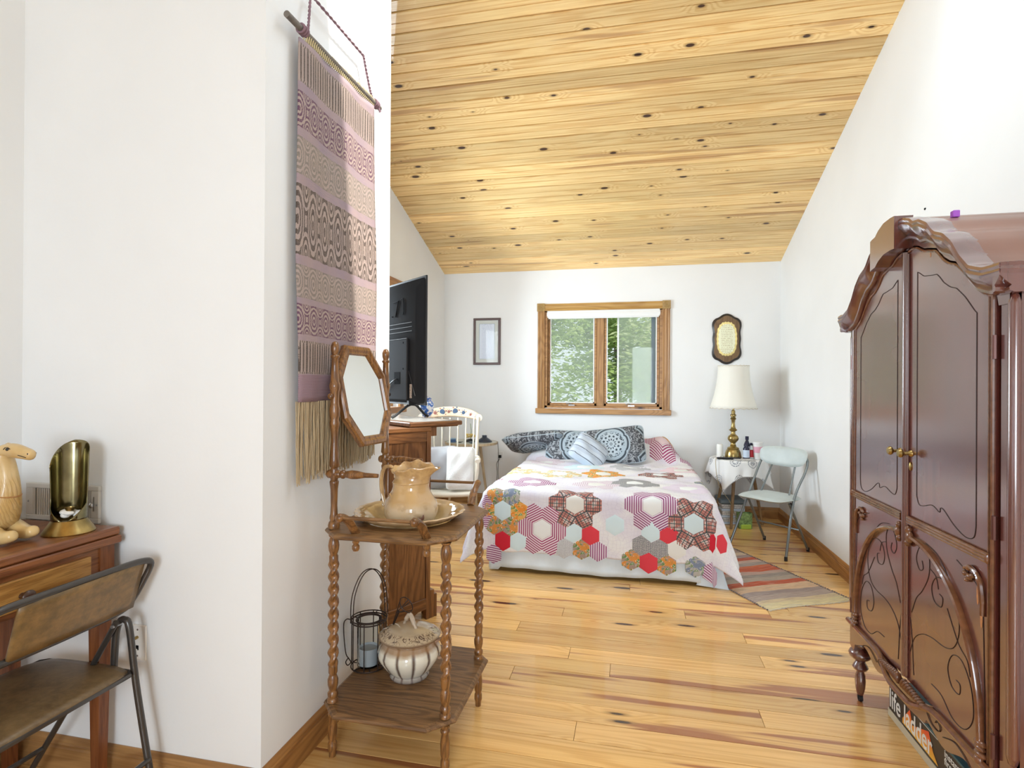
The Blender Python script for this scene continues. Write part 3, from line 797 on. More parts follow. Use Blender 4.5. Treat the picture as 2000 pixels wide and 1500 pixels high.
# ================================================================ woven wall hanging
def weave():
    t = NT('overshot_weave', rough=.9)
    x, y, z = t.sep(t.coord())          # local: y across (0 .. .62), z down from top (0 .. -1.3)
    Z = t.m_('MULTIPLY', z, -1)
    wob = t.noise(t.comb(t.m_('MULTIPLY', y, 30), 0, t.m_('MULTIPLY', z, 30)), 1, 2)
    cell = .0895
    def tri(v, p):        # 0..1 triangle of period p
        q = t.m_('DIVIDE', v, p); fr = t.m_('FRACT', q)
        return t.m_('ABSOLUTE', t.m_('SUBTRACT', t.m_('MULTIPLY', fr, 2), 1))
    yy = tri(y, cell)
    thread = t.m_('SINE', t.m_('MULTIPLY', Z, 1100))
    threadv = t.m_('SINE', t.m_('MULTIPLY', y, 1300))
    base = t.mix(t.map(t.noise(t.coord(), 9, 2), .35, .65), (.40, .29, .28), (.32, .24, .28))
    base = t.mix(t.map(thread, -1, 1, 0, .22), base, (.46, .40, .31))
    col = t.mix(.25, base, (.33, .24, .29))
    # bands: (top, bottom, colour, kind, centre)
    bands = [(.035, .175, (.075, .055, .045), 's'), (.205, .335, (.11, .035, .09), 'o'), (.365, .500, (.22, .19, .16), 'o'), (.530, .785, (.07, .05, .04), 'o'),
             (.815, .935, (.21, .18, .155), 'o'), (.955, 1.065, (.11, .035, .09), 'o'), (1.085, 1.205, (.075, .055, .045), 's')]
    for (a, b, c, kind) in bands:
        ctr = (a + b) / 2; hh = (b - a) / 2
        d = t.m_('DIVIDE', t.m_('SUBTRACT', Z, ctr), hh)          # -1..1
        ad = t.m_('ABSOLUTE', d)
        inb = t.m_('LESS_THAN', t.m_('ADD', ad, t.m_('MULTIPLY', t.m_('SUBTRACT', wob, .5), .12)), .98)
        if kind == 's':
            st1 = t.m_('SINE', t.m_('ADD', t.m_('MULTIPLY', yy, 15.5), 1.2))
            pat = t.m_('GREATER_THAN', st1, t.m_('SUBTRACT', t.m_('MULTIPLY', t.m_('POWER', ad, 5), 1.1), .05))
            e = t.m_('GREATER_THAN', ad, .86)
            pat2 = t.m_('GREATER_THAN', t.m_('SINE', t.m_('MULTIPLY', yy, 25)), .2)
            pat = t.m_('ADD', t.m_('MULTIPLY', pat, t.m_('SUBTRACT', 1, e)), t.m_('MULTIPLY', pat2, e))
        else:
            # oval medallions: concentric rings around each cell centre and its corners
            py = t.m_('SUBTRACT', 1, yy)
            r1 = t.m_('SQRT', t.m_('ADD', t.m_('MULTIPLY', t.m_('POWER', py, 2), 1.2), t.m_('POWER', t.m_('MULTIPLY', d, .9), 2)))
            r2_ = t.m_('SQRT', t.m_('ADD', t.m_('MULTIPLY', t.m_('POWER', yy, 2), 1.6), t.m_('POWER', t.m_('SUBTRACT', ad, 1.0), 2)))
            r = t.m_('MINIMUM', r1, t.m_('MULTIPLY', r2_, 1.15))
            ph = t.m_('ADD', t.m_('MULTIPLY', r, 23), t.m_('MULTIPLY', t.m_('SINE', t.m_('MULTIPLY', d, 34)), .35))
            pat = t.m_('GREATER_THAN', t.m_('SINE', ph), -.05)
        br = t.m_('GREATER_THAN', t.m_('ADD', t.m_('MULTIPLY', threadv, .5), t.noise(t.comb(t.m_('MULTIPLY', y, 260), 0, t.m_('MULTIPLY', z, 260)), 1, 1)), .10)
        f = t.m_('MULTIPLY', t.m_('MULTIPLY', inb, pat), t.map(br, 0, 1, .25, .92))
        ground = t.mix(t.m_('MULTIPLY', inb, .55), col, (.44, .35, .27) if kind != 'x' else c)
        col = t.mix(f, ground, c)
    plainb = t.m_('GREATER_THAN', Z, 1.207)
    col = t.mix(t.m_('MULTIPLY', plainb, .8), col, t.mix(t.map(t.m_('SINE', t.m_('MULTIPLY', t.m_('ADD', Z, y), 900)), -1, 1), (.25, .14, .19), (.36, .25, .27)))
    t.set('color', col)
    t.bump(t.m_('ADD', thread, threadv), .25, .002)
    return t.m
th = thing('wall_hanging', 'purple and brown woven wall hanging with beige fringe on the partition', 'wall hanging', (XP + .022, 1.735, 2.62))
wmat = weave()
def cloth(u, v):
    yl = 0.0 - .008 * math.sin(v * PI) + .008 * v; yr = .565 + .05 * v
    return (.010 + .006 * math.sin(v * 9 + u * 3) * v + .004 * math.sin(u * 14), yl + (yr - yl) * u, -.02 + .035 * u * (1 - v) - 1.285 * v + .0 * u)
MB().surf(cloth, 30, 60).build('woven_panel', wmat, th, smooth=True, thick=.006)
MB().tube([(.012, -.075, .012), (.012, .20, .018), (.012, .63, .036)], .0115, 10).build('rod', plain('grey_wood_rod', (.16, .14, .12), .5, var=.3, scale=30), th, smooth=True)
yarn = plain('mauve_cord', (.25, .15, .18), .9)
def twist_cord(pts, r):
    c = catmull(pts, 14); m = MB()
    for ph in (0, PI):
        q = []
        for i, p in enumerate(c):
            a = i * 1.1 + ph
            q.append(p + Vector((math.cos(a) * r * .6, math.sin(a) * r * .35, math.sin(a) * r * .6)))
        m.tube(q, r * .62, 5)
    return m
twist_cord([(.016, .045, .03), (.014, .055, .09), (.010, .068, .165), (.010, .072, .178)], .005).build('cord', yarn, th, smooth=True)
twist_cord([(.010, .072, .178), (.010, .20, .182), (.010, .34, .186), (.010, .474, .190)], .005).build('cord', yarn, th, smooth=True)
twist_cord([(.010, .474, .190), (.012, .50, .13), (.014, .53, .07), (.016, .555, .035)], .005).build('cord', yarn, th, smooth=True)
for y, z in ((.02, .015), (.585, .035)):
    m = MB()
    for k in range(3): m.tube([(.012 + .015 * math.cos(a), y - .012 + k * .012, z + .015 * math.sin(a)) for a in [j * PI / 5 for j in range(10)]], .005, 6, closed=True)
    if y > .3: m.tube([(.02, y + .01, z), (.025, y + .02, z - .03)], .004, 6).tube([(.02, y + .015, z), (.022, y + .035, z - .02)], .004, 6)
    m.build('cord_knot', yarn, th, smooth=True)
loopm = plain('straw_yarn', (.62, .52, .30), .9)
m = MB(); rg = random.Random(4)
for k in range(46):
    y = .035 + k * .0119; z = -.005 + .035 * y / .56; h_ = .020 + rg.uniform(-.004, .006)
    m.tube([(.004, y - .003, z - .01), (.016, y - .002, z + h_ * .6), (.014, y, z + h_), (.020, y + .002, z + h_ * .55), (.014, y + .004, z - .012)], .0028, 5)
stuff(m.build('warp_loops', loopm, th, smooth=True))
fm = NT('flax_fringe', rough=.85)
fx, fy, fz = fm.sep(fm.coord())
fm.set('color', fm.mix(fm.map(fm.noise(fm.comb(0, fm.m_('MULTIPLY', fy, 90), fm.m_('MULTIPLY', fz, 2)), 1, 2), .35, .65), (.56, .43, .26), (.40, .30, .18)))
m = MB()
for k in range(260):
    y = .008 + k * .607 / 260; y2 = y + rg.uniform(-.018, .012) - .02 * (k / 260) * 1.3
    zt = -1.303; zb = -1.585 + rg.uniform(-.02, .022) + .02 * (k / 260)
    x0 = rg.uniform(.002, .014)
    m.tube([(x0, y, zt), (x0 + rg.uniform(-.004, .006), (y + y2) / 2 + rg.uniform(-.004, .004), (zt + zb) / 2), (x0 + rg.uniform(-.002, .008), y2, zb)], .0021, 4)
stuff(m.build('fringe', fm.m, th))

# ================================================================ washstand
ws = thing('washstand', 'octagonal oak washstand with barley-twist legs, tilting mirror and towel bars', 'washstand', (-.868, 2.090, 0))
ox, oy = .868, -2.090
x0, x1, y0, y1 = -1.122, -.603, 1.790, 2.395
def octo(x0, x1, y0, y1, c, d=0):
    x0 += d; x1 -= d; y0 += d; y1 -= d
    return [(x0 + c, y0), (x1 - c, y0), (x1, y0 + c), (x1, y1 - c), (x1 - c, y1), (x0 + c, y1), (x0, y1 - c), (x0, y0 + c)]
def oct_board(name, z0, z1, mat, hole=None):
    m = MB()
    rings = [octo(x0, x1, y0, y1, .082, .012), octo(x0, x1, y0, y1, .082, .002), octo(x0, x1, y0, y1, .082, 0), octo(x0, x1, y0, y1, .082, .004), octo(x0, x1, y0, y1, .082, .014)]
    zs = [z0, z0 + .006, z0 + (z1 - z0) * .5, z1 - .005, z1]
    vs = []
    for r, z in zip(rings, zs): vs += [(a + ox, b + oy, z) for a, b in r]
    fs = []
    for i in range(4):
        for k in range(8): fs.append((i * 8 + k, i * 8 + (k + 1) % 8, (i + 1) * 8 + (k + 1) % 8, (i + 1) * 8 + k))
    if not hole:
        fs.append(tuple(reversed(range(8)))); fs.append(tuple(range(32, 40)))
        m.add(vs, fs)
    else:
        n = 48; cx, cy, r = hole
        k0 = len(vs)
        for z in (z0, z1):
            for k in range(n): a = 2 * PI * k / n; vs.append((cx + r * math.cos(a) + ox, cy + r * math.sin(a) + oy, z))
        for k in range(n): fs.append((k0 + (k + 1) % n, k0 + k, k0 + n + k, k0 + n + (k + 1) % n))
        # bridge the octagon to the circular cut-out
        for (ob, cb, fl_) in ((0, k0, True), (32, k0 + n, False)):
            o8 = [Vector(vs[ob + j][:2]) for j in range(8)]
            c_ = Vector((cx + ox, cy + oy))
            own = []
            for k in range(n):
                p = Vector(vs[cb + k][:2])
                own.append(min(range(8), key=lambda j: (o8[j] - (c_ + (p - c_) * 1.3)).length))
            for k in range(n):
                k2 = (k + 1) % n
                a_, b_ = own[k], own[k2]
                f_ = [ob + a_, cb + k2, cb + k] if a_ == b_ else [ob + a_, ob + b_, cb + k2, cb + k]
                f_ = f_[:1] + f_[1:]
                if a_ == b_: tri = (ob + a_, cb + k, cb + k2)
                else: tri = (ob + a_, cb + k, cb + k2, ob + b_)
                fs.append(tuple(tri) if fl_ else tuple(reversed(tri)))
        m.add(vs, fs)
    return m.build(name, mat, ws)
BX, BY = -.872, 2.085
oct_board('washstand_top', .822, .846, M['oakx'], (BX, BY, .175))
oct_board('shelf', .178, .203, M['oakx'])
MB().lathe([(.178, .8465), (.186, .848), (.196, .8465)], 48, caps=False, M=Matrix.Translation((BX + ox, BY + oy, 0))).build('cutout_moulding', M['oakx'], ws, smooth=True)
LEGS = [(-1.082, 1.868), (-1.082, 2.300), (-.643, 1.868), (-.643, 2.300)]
def twist_leg(z0, z1, r=.0158, pitch=.047, n=16, amp=.30, hand=1):
    m = MB(); nz = int((z1 - z0) / .0035); prof = []
    vs = []
    for i in range(nz + 1):
        z = z0 + (z1 - z0) * i / nz
        e = min(1, (i + .001) / 5, (nz - i + .001) / 5)
        for k in range(n):
            a = 2 * PI * k / n
            q = r * (1 + amp * e * math.cos(2 * a - hand * 2 * PI * z / pitch))
            vs.append((q * math.cos(a), q * math.sin(a), z))
    fs = [(i * n + k, i * n + (k + 1) % n, (i + 1) * n + (k + 1) % n, (i + 1) * n + k) for i in range(nz) for k in range(n)]
    m.add(vs, fs); return m
foot = [(.0, 0), (.012, 0), (.013, .02), (.0165, .03), (.016, .05), (.0125, .058), (.0165, .07), (.0175, .11), (.013, .145), (.017, .152), (.017, .158), (.013, .163), (.018, .170), (.018, .178)]
low = [(.020, .203), (.020, .212), (.015, .218), (.019, .226), (.019, .236), (.0135, .245), (.019, .268), (.0195, .285), (.014, .300), (.013, .303), (.0165, .312), (.0165, .335)]
high = [(.0165, .725), (.0165, .742), (.013, .748), (.0185, .765), (.0205, .782), (.017, .802), (.0125, .812), (.018, .816), (.019, .822)]
for i, (lx, ly) in enumerate(LEGS):
    m = twist_leg(.330, .730)
    m.lathe(foot, 16, caps=False); m.lathe(low, 16, caps=False); m.lathe(high, 16, caps=False)
    m.build('leg', M['oak'], ws, smooth=True, loc=(lx + ox, ly + oy, 0))
post = [(.0, .846), (.021, .846), (.022, .856), (.019, .868), (.014, .874), (.0165, .884), (.0135, .90), (.012, .93), (.0135, .99), (.0165, 1.012), (.017, 1.018), (.013, 1.024), (.0145, 1.03), (.0145, 1.062), (.0125, 1.068), (.0185, 1.078), (.0165, 1.10), (.0125, 1.16), (.0135, 1.205), (.018, 1.225), (.0195, 1.235), (.0155, 1.248),
        (.019, 1.262), (.0205, 1.285), (.0165, 1.305), (.0155, 1.315), (.0165, 1.352), (.0205, 1.368), (.0205, 1.378), (.016, 1.390), (.0135, 1.44), (.0125, 1.475), (.0165, 1.480), (.0165, 1.485), (.0115, 1.490), (.0155, 1.505), (.016, 1.520), (.010, 1.535), (0, 1.540)]
pegp = [(.0, -.030), (.012, -.028), (.0165, -.022), (.0165, -.012), (.0145, -.010), (.0145, .022), (.012, .026), (.0165, .034), (.0165, .040), (.0115, .046), (.0165, .072), (.0155, .092), (.0095, .125), (.008, .165), (.0075, .176), (0, .178)]
for (lx, ly) in LEGS[:2]:
    p = MB().lathe(post, 18, caps=False).build('mirror_post', M['oak'], ws, smooth=True, loc=(lx + ox, ly + oy, 0))
    MB().lathe(pegp, 14, caps=False, M=rotm(0, PI / 2, 0)).build('towel_peg', M['oak'], p, smooth=True, loc=(0, 0, 1.046))
    s = -1 if ly < 2 else 1
    MB().tube([(0, s * .014, 0), (0, s * .026, 0)], .004, 8).ball((0, s * .031, 0), .011, .008, .011, 12).build('pivot_knob', M['oak'] if s < 0 else M['wire'], p, smooth=True, loc=(0, 0, 1.335))
# towel bars on curved brackets either side
for s, yb in ((-1, 1.790), (1, 2.395)):
    for xx in (-.970, -.700):
        m = MB()
        arc = catmull([(xx, yb - s * .035, .846), (xx, yb - s * .012, .870), (xx, yb + s * .018, .900), (xx, yb + s * .058, .922), (xx, yb + s * .078, .925)], 5)
        m.tube([(a + ox, b + oy, c) for a, b, c in arc], .0165, 10, flat=.8)
        m.ball((xx + ox, yb + s * .078 + oy, .925), .0155, .0155, .0155, 10)
        br = m.build('towel_bar_bracket', M['oaky'], ws, smooth=True)
        MB().lathe([(0, -.044), (.010, -.042), (.0135, -.034), (.0135, -.024), (.0085, -.018), (.0125, -.012), (.0125, -.004), (.015, 0), (0, 0)], 14, caps=False, M=Matrix.Translation((xx + ox, yb - s * .035 + oy, .823))).build('bracket_finial', M['oak'], br, smooth=True)
    MB().tube([(-.985 + ox, yb + s * .076 + oy, .926), (-.685 + ox, yb + s * .076 + oy, .926)], .0065, 8).build('towel_bar', M['oakx'], ws, smooth=True)
# mirror: long octagon, tilted about the posts
tl = math.radians(-12)
Mm = Matrix.Translation((-1.082 + .010 + ox, 2.084 + oy, 1.335)) @ rotm(0, tl, math.radians(-5))
def octm(hw, hh, c): return [(-hw + c, hh), (-hw, hh - c * 1.35), (-hw, -hh + c * 1.35), (-hw + c, -hh), (hw - c, -hh), (hw, -hh + c * 1.35), (hw, hh - c * 1.35), (hw - c, hh)]
lv = [(octm(.171, .205, .086), -.012), (octm(.171, .205, .086), .004), (octm(.166, .199, .083), .012), (octm(.160, .187, .083), .014), (octm(.150, .177, .078), .008), (octm(.143, .170, .074), .009), (octm(.138, .165, .071), -.002)]
vs = []; fs = []
for o_, d in lv: vs += [(d, p[0], p[1]) for p in o_]
for i in range(len(lv) - 1):
    for k in range(8): fs.append((i * 8 + k, i * 8 + (k + 1) % 8, (i + 1) * 8 + (k + 1) % 8, (i + 1) * 8 + k))
fs.append(tuple(range(8)))
mf = MB().add(vs, fs, Mm).build('mirror_frame', M['oak'], ws)
MB().add([(0.0, p[0], p[1]) for p in octm(.1385, .1655, .0715)], [tuple(reversed(range(8)))], Mm).build('mirror_glass', M['mirror'], mf)

# ================================================================ glazed ware
def glaze(nm, mode):
    t = NT(nm, rough=.07, coat=.6)
    x, y, z = t.sep(t.coord())
    n = t.noise(t.coord(), 14, 4, .6)
    rad = t.m_('SQRT', t.m_('ADD', t.m_('POWER', x, 2), t.m_('POWER', y, 2)))
    th_ = t.m_('ARCTAN2', y, x)
    if mode == 'basin':
        f = t.map(t.m_('ADD', rad, t.m_('MULTIPLY', n, .03)), .10, .20)
        col = t.mix(f, (.60, .49, .27), (.56, .36, .15))
        sp = t.noise(t.comb(t.m_('MULTIPLY', th_, 3), t.m_('MULTIPLY', rad, 20), 0), 1, 3)
        col = t.mix(t.map(sp, .48, .70, 0, .7), col, (.30, .20, .10))
        col = t.mix(t.map(rad, .200, .212), col, (.68, .47, .26))
        under = t.map(z, .065, .045, 0, 1)
        col = t.mix(t.m_('MULTIPLY', t.m_('GREATER_THAN', rad, .0), t.m_('LESS_THAN', z, .0)), col, (.80, .60, .38))
    elif mode == 'pitcher':
        f = t.map(t.m_('ADD', z, t.m_('MULTIPLY', n, .06)), .10, .19)
        col = t.mix(f, (.76, .70, .56), (.62, .40, .19))
        col = t.mix(t.map(t.noise(t.coord(), 22, 3), .52, .72, 0, .6), col, (.36, .20, .08))
        col = t.mix(t.m_('MULTIPLY', t.map(z, .16, .2), .5), col, (.74, .47, .20))
        col = t.mix(t.m_('MULTIPLY', t.map(z, .20, .29), t.map(n, .45, .62, 0, .8)), col, (.30, .15, .06))
    elif mode == 'pot':
        lob = t.m_('ABSOLUTE', t.m_('SINE', t.m_('MULTIPLY', th_, 6)))
        gr = t.map(t.m_('ADD', lob, t.m_('MULTIPLY', t.m_('SUBTRACT', n, .5), .30)), .55, .04, 0, 1, True)
        col = t.mix(gr, (.80, .75, .62), (.13, .085, .065))
        col = t.mix(t.map(z, .035, .008, 0, .8), col, (.16, .12, .11))
        col = t.mix(t.map(t.m_('ADD', z, t.m_('MULTIPLY', n, .02)), .125, .140, 0, .85), col, (.36, .20, .09))
    else:
        sw = t.noise(t.comb(t.m_('MULTIPLY', x, 34), t.m_('MULTIPLY', y, 34), 3), 1, 2, .5, 1.4)
        ring = t.m_('MULTIPLY', t.map(rad, .075, .09), t.map(rad, .125, .11))
        edge = t.map(t.m_('ABSOLUTE', t.m_('SUBTRACT', sw, .5)), .05, .02)
        col = t.mix(t.m_('MULTIPLY', ring, edge), t.mix(n, (.66, .52, .34), (.56, .44, .30)), (.16, .10, .07))
        col = t.mix(t.map(rad, .118, .124, 0, .9), col, (.20, .11, .06))
    t.set('color', col)
    return t.m
bs = thing('wash_basin', 'wide tan glazed wash basin with scalloped rim set in the washstand top', 'basin', (BX, BY, .752))
outer = [(.0, 0), (.045, .0), (.05, .004), (.10, .020), (.145, .052), (.168, .090), (.178, .099), (.200, .110), (.214, .120), (.219, .125)]
inner = [(.216, .129), (.205, .126), (.188, .117), (.170, .105), (.155, .085), (.125, .050), (.08, .022), (0, .014)]
scal = lambda a, z, r: r * (1 + (.012 * math.cos(a * 26) + .008 * math.sin(a * 5)) * max(0, (r - .17) / .05))
bm_ = MB().lathe(outer + inner, 96, caps=False, rad=scal).build('bowl', glaze('basin_glaze', 'basin'), bs, smooth=True)
under = MB().lathe([(0, -.001), (.046, -.001), (.05, .0025), (.101, .0185), (.1465, .050), (.169, .088)], 48, caps=False).build('bowl_underside', plain('cream_glaze', (.80, .64, .46), .12, coat=.5), bs, smooth=True)
pi_ = thing('water_pitcher', 'tan glazed water pitcher with flared scalloped lip standing in the basin', 'pitcher', (-.868, 2.085, .767))
pp = [(.0, 0), (.055, 0), (.062, .004), (.058, .014), (.072, .03), (.096, .070), (.108, .105), (.109, .125), (.102, .148), (.088, .170), (.077, .188), (.072, .205), (.073, .220)]
def prad(a, z, r):
    w = max(0, min(1, (z - .03) / .1)) * .02
    return r * (1 + w * math.cos(6 * a))
pm = glaze('pitcher_glaze', 'pitcher')
MB().lathe(pp, 60, caps=False, rad=prad).build('jug_body', pm, pi_, smooth=True)
# lip: rises high towards the back and pours out at +x
pa = math.radians(-12)
def lip(u, v):
    a = 2 * PI * u
    c = math.cos(a - pa)
    front = max(0, c) ** 3
    r = .073 + v * (.016 + .034 * front + .003 * math.sin(9 * a) * v) - .014 * math.sin(PI * v)
    rise = .040 + .020 * (.5 + .5 * math.cos(2 * (a - pa))) + .038 * max(0, math.cos(a - math.radians(85))) ** 2 + .020 * max(0, math.cos(a - math.radians(-70))) ** 2 + .0035 * math.sin(9 * a)
    z = .220 + v * rise * (1 if v < 1 else 1)
    r2 = r - .012 * v * max(0, -c)
    return (r2 * math.cos(a), r2 * math.sin(a) * (1 - .15 * v), z)
MB().surf(lip, 72, 10).build('pouring_lip', pm, pi_, smooth=True, thick=.004)
ha = pa + PI
def HR(r, z): return (r * math.cos(ha), r * math.sin(ha), z)
MB().tube(catmull([HR(.066, .235), HR(.078, .262), HR(.100, .278), HR(.132, .268), HR(.146, .225), HR(.142, .170), HR(.128, .125), HR(.104, .108)], 6), [.008] * 12 + [.010] * 18 + [.009] * 13, 10, flat=.75).build('handle', pm, pi_, smooth=True)
m = MB()
for r_, z_, q in ((.082, .262, .011), (.070, .240, .010), (.128, .122, .011)):
    m.tube([HR(r_ + q * math.cos(a), z_ + q * math.sin(a)) for a in [k * PI / 7 for k in range(14)]], .0045, 6, closed=True)
m.tube(catmull([(.075 * math.cos(a) * 1.16, .075 * math.sin(a) * 1.16, .196 - .055 * math.sin((a + 2.6) * 1.2)) for a in [-2.4 + k * .24 for k in range(9)]], 4), .0035, 6)
m.build('relief_scrolls', pm, pi_, smooth=True)
# painted sprig
m = MB(); rg = random.Random(9)
sp1 = plain('sprig_green', (.17, .17, .08), .3); sp2 = plain('sprig_brown', (.24, .12, .09), .3)
for k in range(26):
    a = math.radians(-52) + rg.gauss(0, .16); z = .082 + rg.gauss(0, .022)
    r = 1.055 * (.072 + (.109 - .072) * min(1, max(0, (z - .03) / .07)))
    m.ball((r * math.cos(a), r * math.sin(a), z), .0045, .0045, rg.uniform(.004, .012), 6)
stuff(m.build('painted_sprig', sp2, pi_))

cp = thing('lidded_pot', 'brown and cream lobed chamber pot with lid on the washstand shelf', 'pot', (-.880, 2.110, .204))
pf = [(.0, 0), (.078, 0), (.080, .006), (.074, .016), (.100, .045), (.122, .080), (.126, .098), (.120, .120), (.108, .134), (.104, .142), (.112, .152), (.118, .156), (.114, .158), (.098, .146), (.0, .144)]
def lob(a, z, r):
    w = max(0, min(1, z / .03)) * max(0, min(1, (.14 - z) / .03))
    return r * (1 + .035 * w * (abs(math.sin(6 * a)) - .5))
MB().lathe(pf, 96, caps=False, rad=lob).build('pot_body', glaze('pot_glaze', 'pot'), cp, smooth=True)
lg = glaze('pot_lid_glaze', 'lid')
lid = MB().lathe([(.0, .1585), (.118, .1585), (.124, .160), (.125, .164), (.112, .173), (.085, .186), (.05, .196), (0, .200)], 64, caps=False).build('lid', lg, cp, smooth=True)
kd_ = math.radians(-28)
kx_, ky_ = math.cos(kd_), math.sin(kd_)
MB().tube(catmull([(-.036 * kx_, -.036 * ky_, .195), (-.020 * kx_, -.020 * ky_, .222), (-.004 * kx_, -.004 * ky_, .240), (.008 * kx_, .008 * ky_, .238), (.024 * kx_, .024 * ky_, .215), (.040 * kx_, .040 * ky_, .194)], 6), [.006] * 5 + [.009] * 21 + [.006] * 5, 10).build('lid_handle', plain('knob_glaze', (.58, .46, .34), .1, coat=.5, var=.25, scale=40), lid, smooth=True)
hm = plain('handle_glaze', (.40, .24, .15), .12, coat=.5, var=.3, scale=40)
for a in (.15,):
    def H2(r, z): return (r * math.cos(a), r * math.sin(a), z)
    MB().tube(catmull([H2(.106, .138), H2(.135, .150), H2(.162, .140), H2(.166, .105), H2(.148, .078), H2(.118, .070)], 6), .0085, 10, flat=.7).build('side_handle', hm, cp, smooth=True)

# wire watering-can candle holder
wl = thing('wire_watering_can', 'dark wire watering-can candle holder on the washstand shelf beside the pot', 'candle holder', (-1.075, 2.140, .204))
def ring(m, r, z, w=.0022, c=(0, 0)): m.tube([(c[0] + r * math.cos(k * PI / 14), c[1] + r * math.sin(k * PI / 14), z) for k in range(28)], w, 6, closed=True)
m = MB()
ring(m, .072, .003, .0026); ring(m, .072, .190, .003); ring(m, .074, .200, .0026); ring(m, .050, .192, .0045)
for k in range(8):
    a = 2 * PI * k / 8 + .2
    m.tube([(.072 * math.cos(a), .072 * math.sin(a), .003), (.072 * math.cos(a), .072 * math.sin(a), .198)], .0022, 6)
for k in range(4):
    a = PI / 2 * k; m.tube([(.048 * math.cos(a), .048 * math.sin(a), .192), (.074 * math.cos(a), .074 * math.sin(a), .196)], .002, 6)
for k in range(6):
    a = PI / 3 * k; m.tube([(0, 0, .003), (.072 * math.cos(a), .072 * math.sin(a), .003)], .002, 6)
m.build('cage', M['wire'], wl, smooth=True)
m = MB()
for dx in (-.006, .006):
    m.tube(catmull([(-.05 + dx, -.052, .19), (-.045 + dx, -.05, .30), (-.02 + dx, -.02, .385), (.015 + dx, .02, .395), (.045 + dx, .045, .33), (.056 + dx, .05, .20)], 6), .0022, 6)
m.build('hoop_handle', M['wire'], wl, smooth=True)
m = MB()
ring2 = lambda c, r, n, w: None
tip = Vector((.175, -.02, .275)); ax = Vector((.75, -.1, .65)).normalized()
u_ = ax.cross(Vector((0, 0, 1))).normalized(); v_ = ax.cross(u_)
for r, o_ in ((.034, .0), (.006, -.05)):
    c_ = tip + ax * o_
    m.tube([c_ + u_ * r * math.cos(k * PI / 10) + v_ * r * math.sin(k * PI / 10) for k in range(20)], .0022, 6, closed=True)
for k in range(4):
    a = k * PI / 2 + .4
    p = tip + (u_ * math.cos(a) + v_ * math.sin(a)) * .034; q = tip - ax * .05 + (u_ * math.cos(a) + v_ * math.sin(a)) * .006
    m.tube([p, q, (.072, (k - 1.5) * .012, .06 + .03 * (k % 2))], .0019, 6)
m.tube([tip + u_ * .034, tip - u_ * .034], .0018, 6)
m.build('spout', M['wire'], wl, smooth=True)
m = MB()
m.tube(catmull([(-.072, -.01, .185), (-.095, -.015, .188), (-.105, -.02, .16), (-.09, -.03, .06), (-.072, -.035, .035), (-.055, -.05, .03), (-.062, -.062, .022), (-.075, -.055, .03), (-.068, -.045, .045)], 6), .0022, 6)
m.build('scroll', M['wire'], wl, smooth=True)
MB().lathe([(.0, .004), (.045, .004), (.048, .008), (.048, .188), (.046, .188), (.046, .010), (0, .008)], 32, caps=False).build('glass_cylinder', M['clear'], wl, smooth=True)
MB().lathe([(0, .011), (.043, .011), (.044, .02), (.042, .032), (.044, .04), (.042, .052), (.043, .068), (.040, .078), (.036, .070), (0, .068)], 28, caps=False).build('candle', M['greywax'], wl, smooth=True)

# ================================================================ oak cabinet with swivel top
cb = thing('oak_cabinet', 'tall dark oak cabinet with overhanging swivel top behind the partition', 'cabinet', (-1.161, 3.09, 0), math.atan2(.8, .6))
# local: x towards the cabinet front, y away from the panelled end that faces the room
def cbx(name, mat, x0, x1, y0, y1, z0, z1, bev=.002, par=None): return MB().box(x0, x1, y0, y1, z0, z1).build(name, mat, par or cb, bevel=bev)
CW, CD = .44, .72
cbx('side_panel', M['cab'], -CW + .02, -.030, .008, .022, .09, 1.075)
cbx('side_panel', M['cab'], -CW + .02, -.030, CD - .022, CD - .008, .09, 1.075)
cbx('top_rail', M['cabx'], -CW, -.028, .002, .020, 1.045, 1.128)
MB().prism([(-CW, .0), (-CW + .05, .0), (-CW + .09, .03), (-.24, .030), (-.12, .035), (-.08, .055), (-.028, .062), (-.028, .125), (-.12, .118), (-CW, .100)], 'y', .0, .018).build('shaped_apron', M['cabx'], cb, bevel=.002)
for y in (0, CD - .034):
    for x in (-.028, -CW): cbx('corner_post', M['cab'], x, x + .028, y, y + .034, 0, 1.128)
cbx('front_door', M['cab'], -.014, -.002, .034, CD - .034, .15, 1.08)
cbx('back_panel', M['cab'], -CW + .004, -CW + .012, .034, CD - .034, .10, 1.10)
cbx('plinth_block', M['cab'], .0, .030, .004, .10, .0, .165, .002)
cbx('plinth_block', M['cab'], .030, .052, .008, .09, .0, .135, .002)
cbx('corbel', M['cab'], .0, .045, .01, .05, 1.075, 1.128)
cbx('inner_shelf', M['cab'], -CW + .01, -.02, .03, CD - .03, .14, .16)
cbx('cabinet_top', M['cabx'], -CW - .01, .0, -.006, CD + .01, 1.105, 1.131, .004)
tp = cbx('swivel_top', M['cabx'], -.147, .224, -.004, .90, 1.134, 1.160, .005)
cbx('top_moulding', M['cabx'], -.13, .205, .015, .88, 1.126, 1.134, .003)
cbx('glass_mat', plain('grey_glass_mat', (.40, .40, .38), .25), -.10, .19, .04, .80, 1.1602, 1.1615, 0)

# ================================================================ television seen from behind
TW, THh = 1.05, .828
tv = thing('television', 'flat-screen television seen from behind, turned away on the oak cabinet', 'television', (-1.280, 3.300, 1.1625), math.atan2(.625, -.78) - PI)
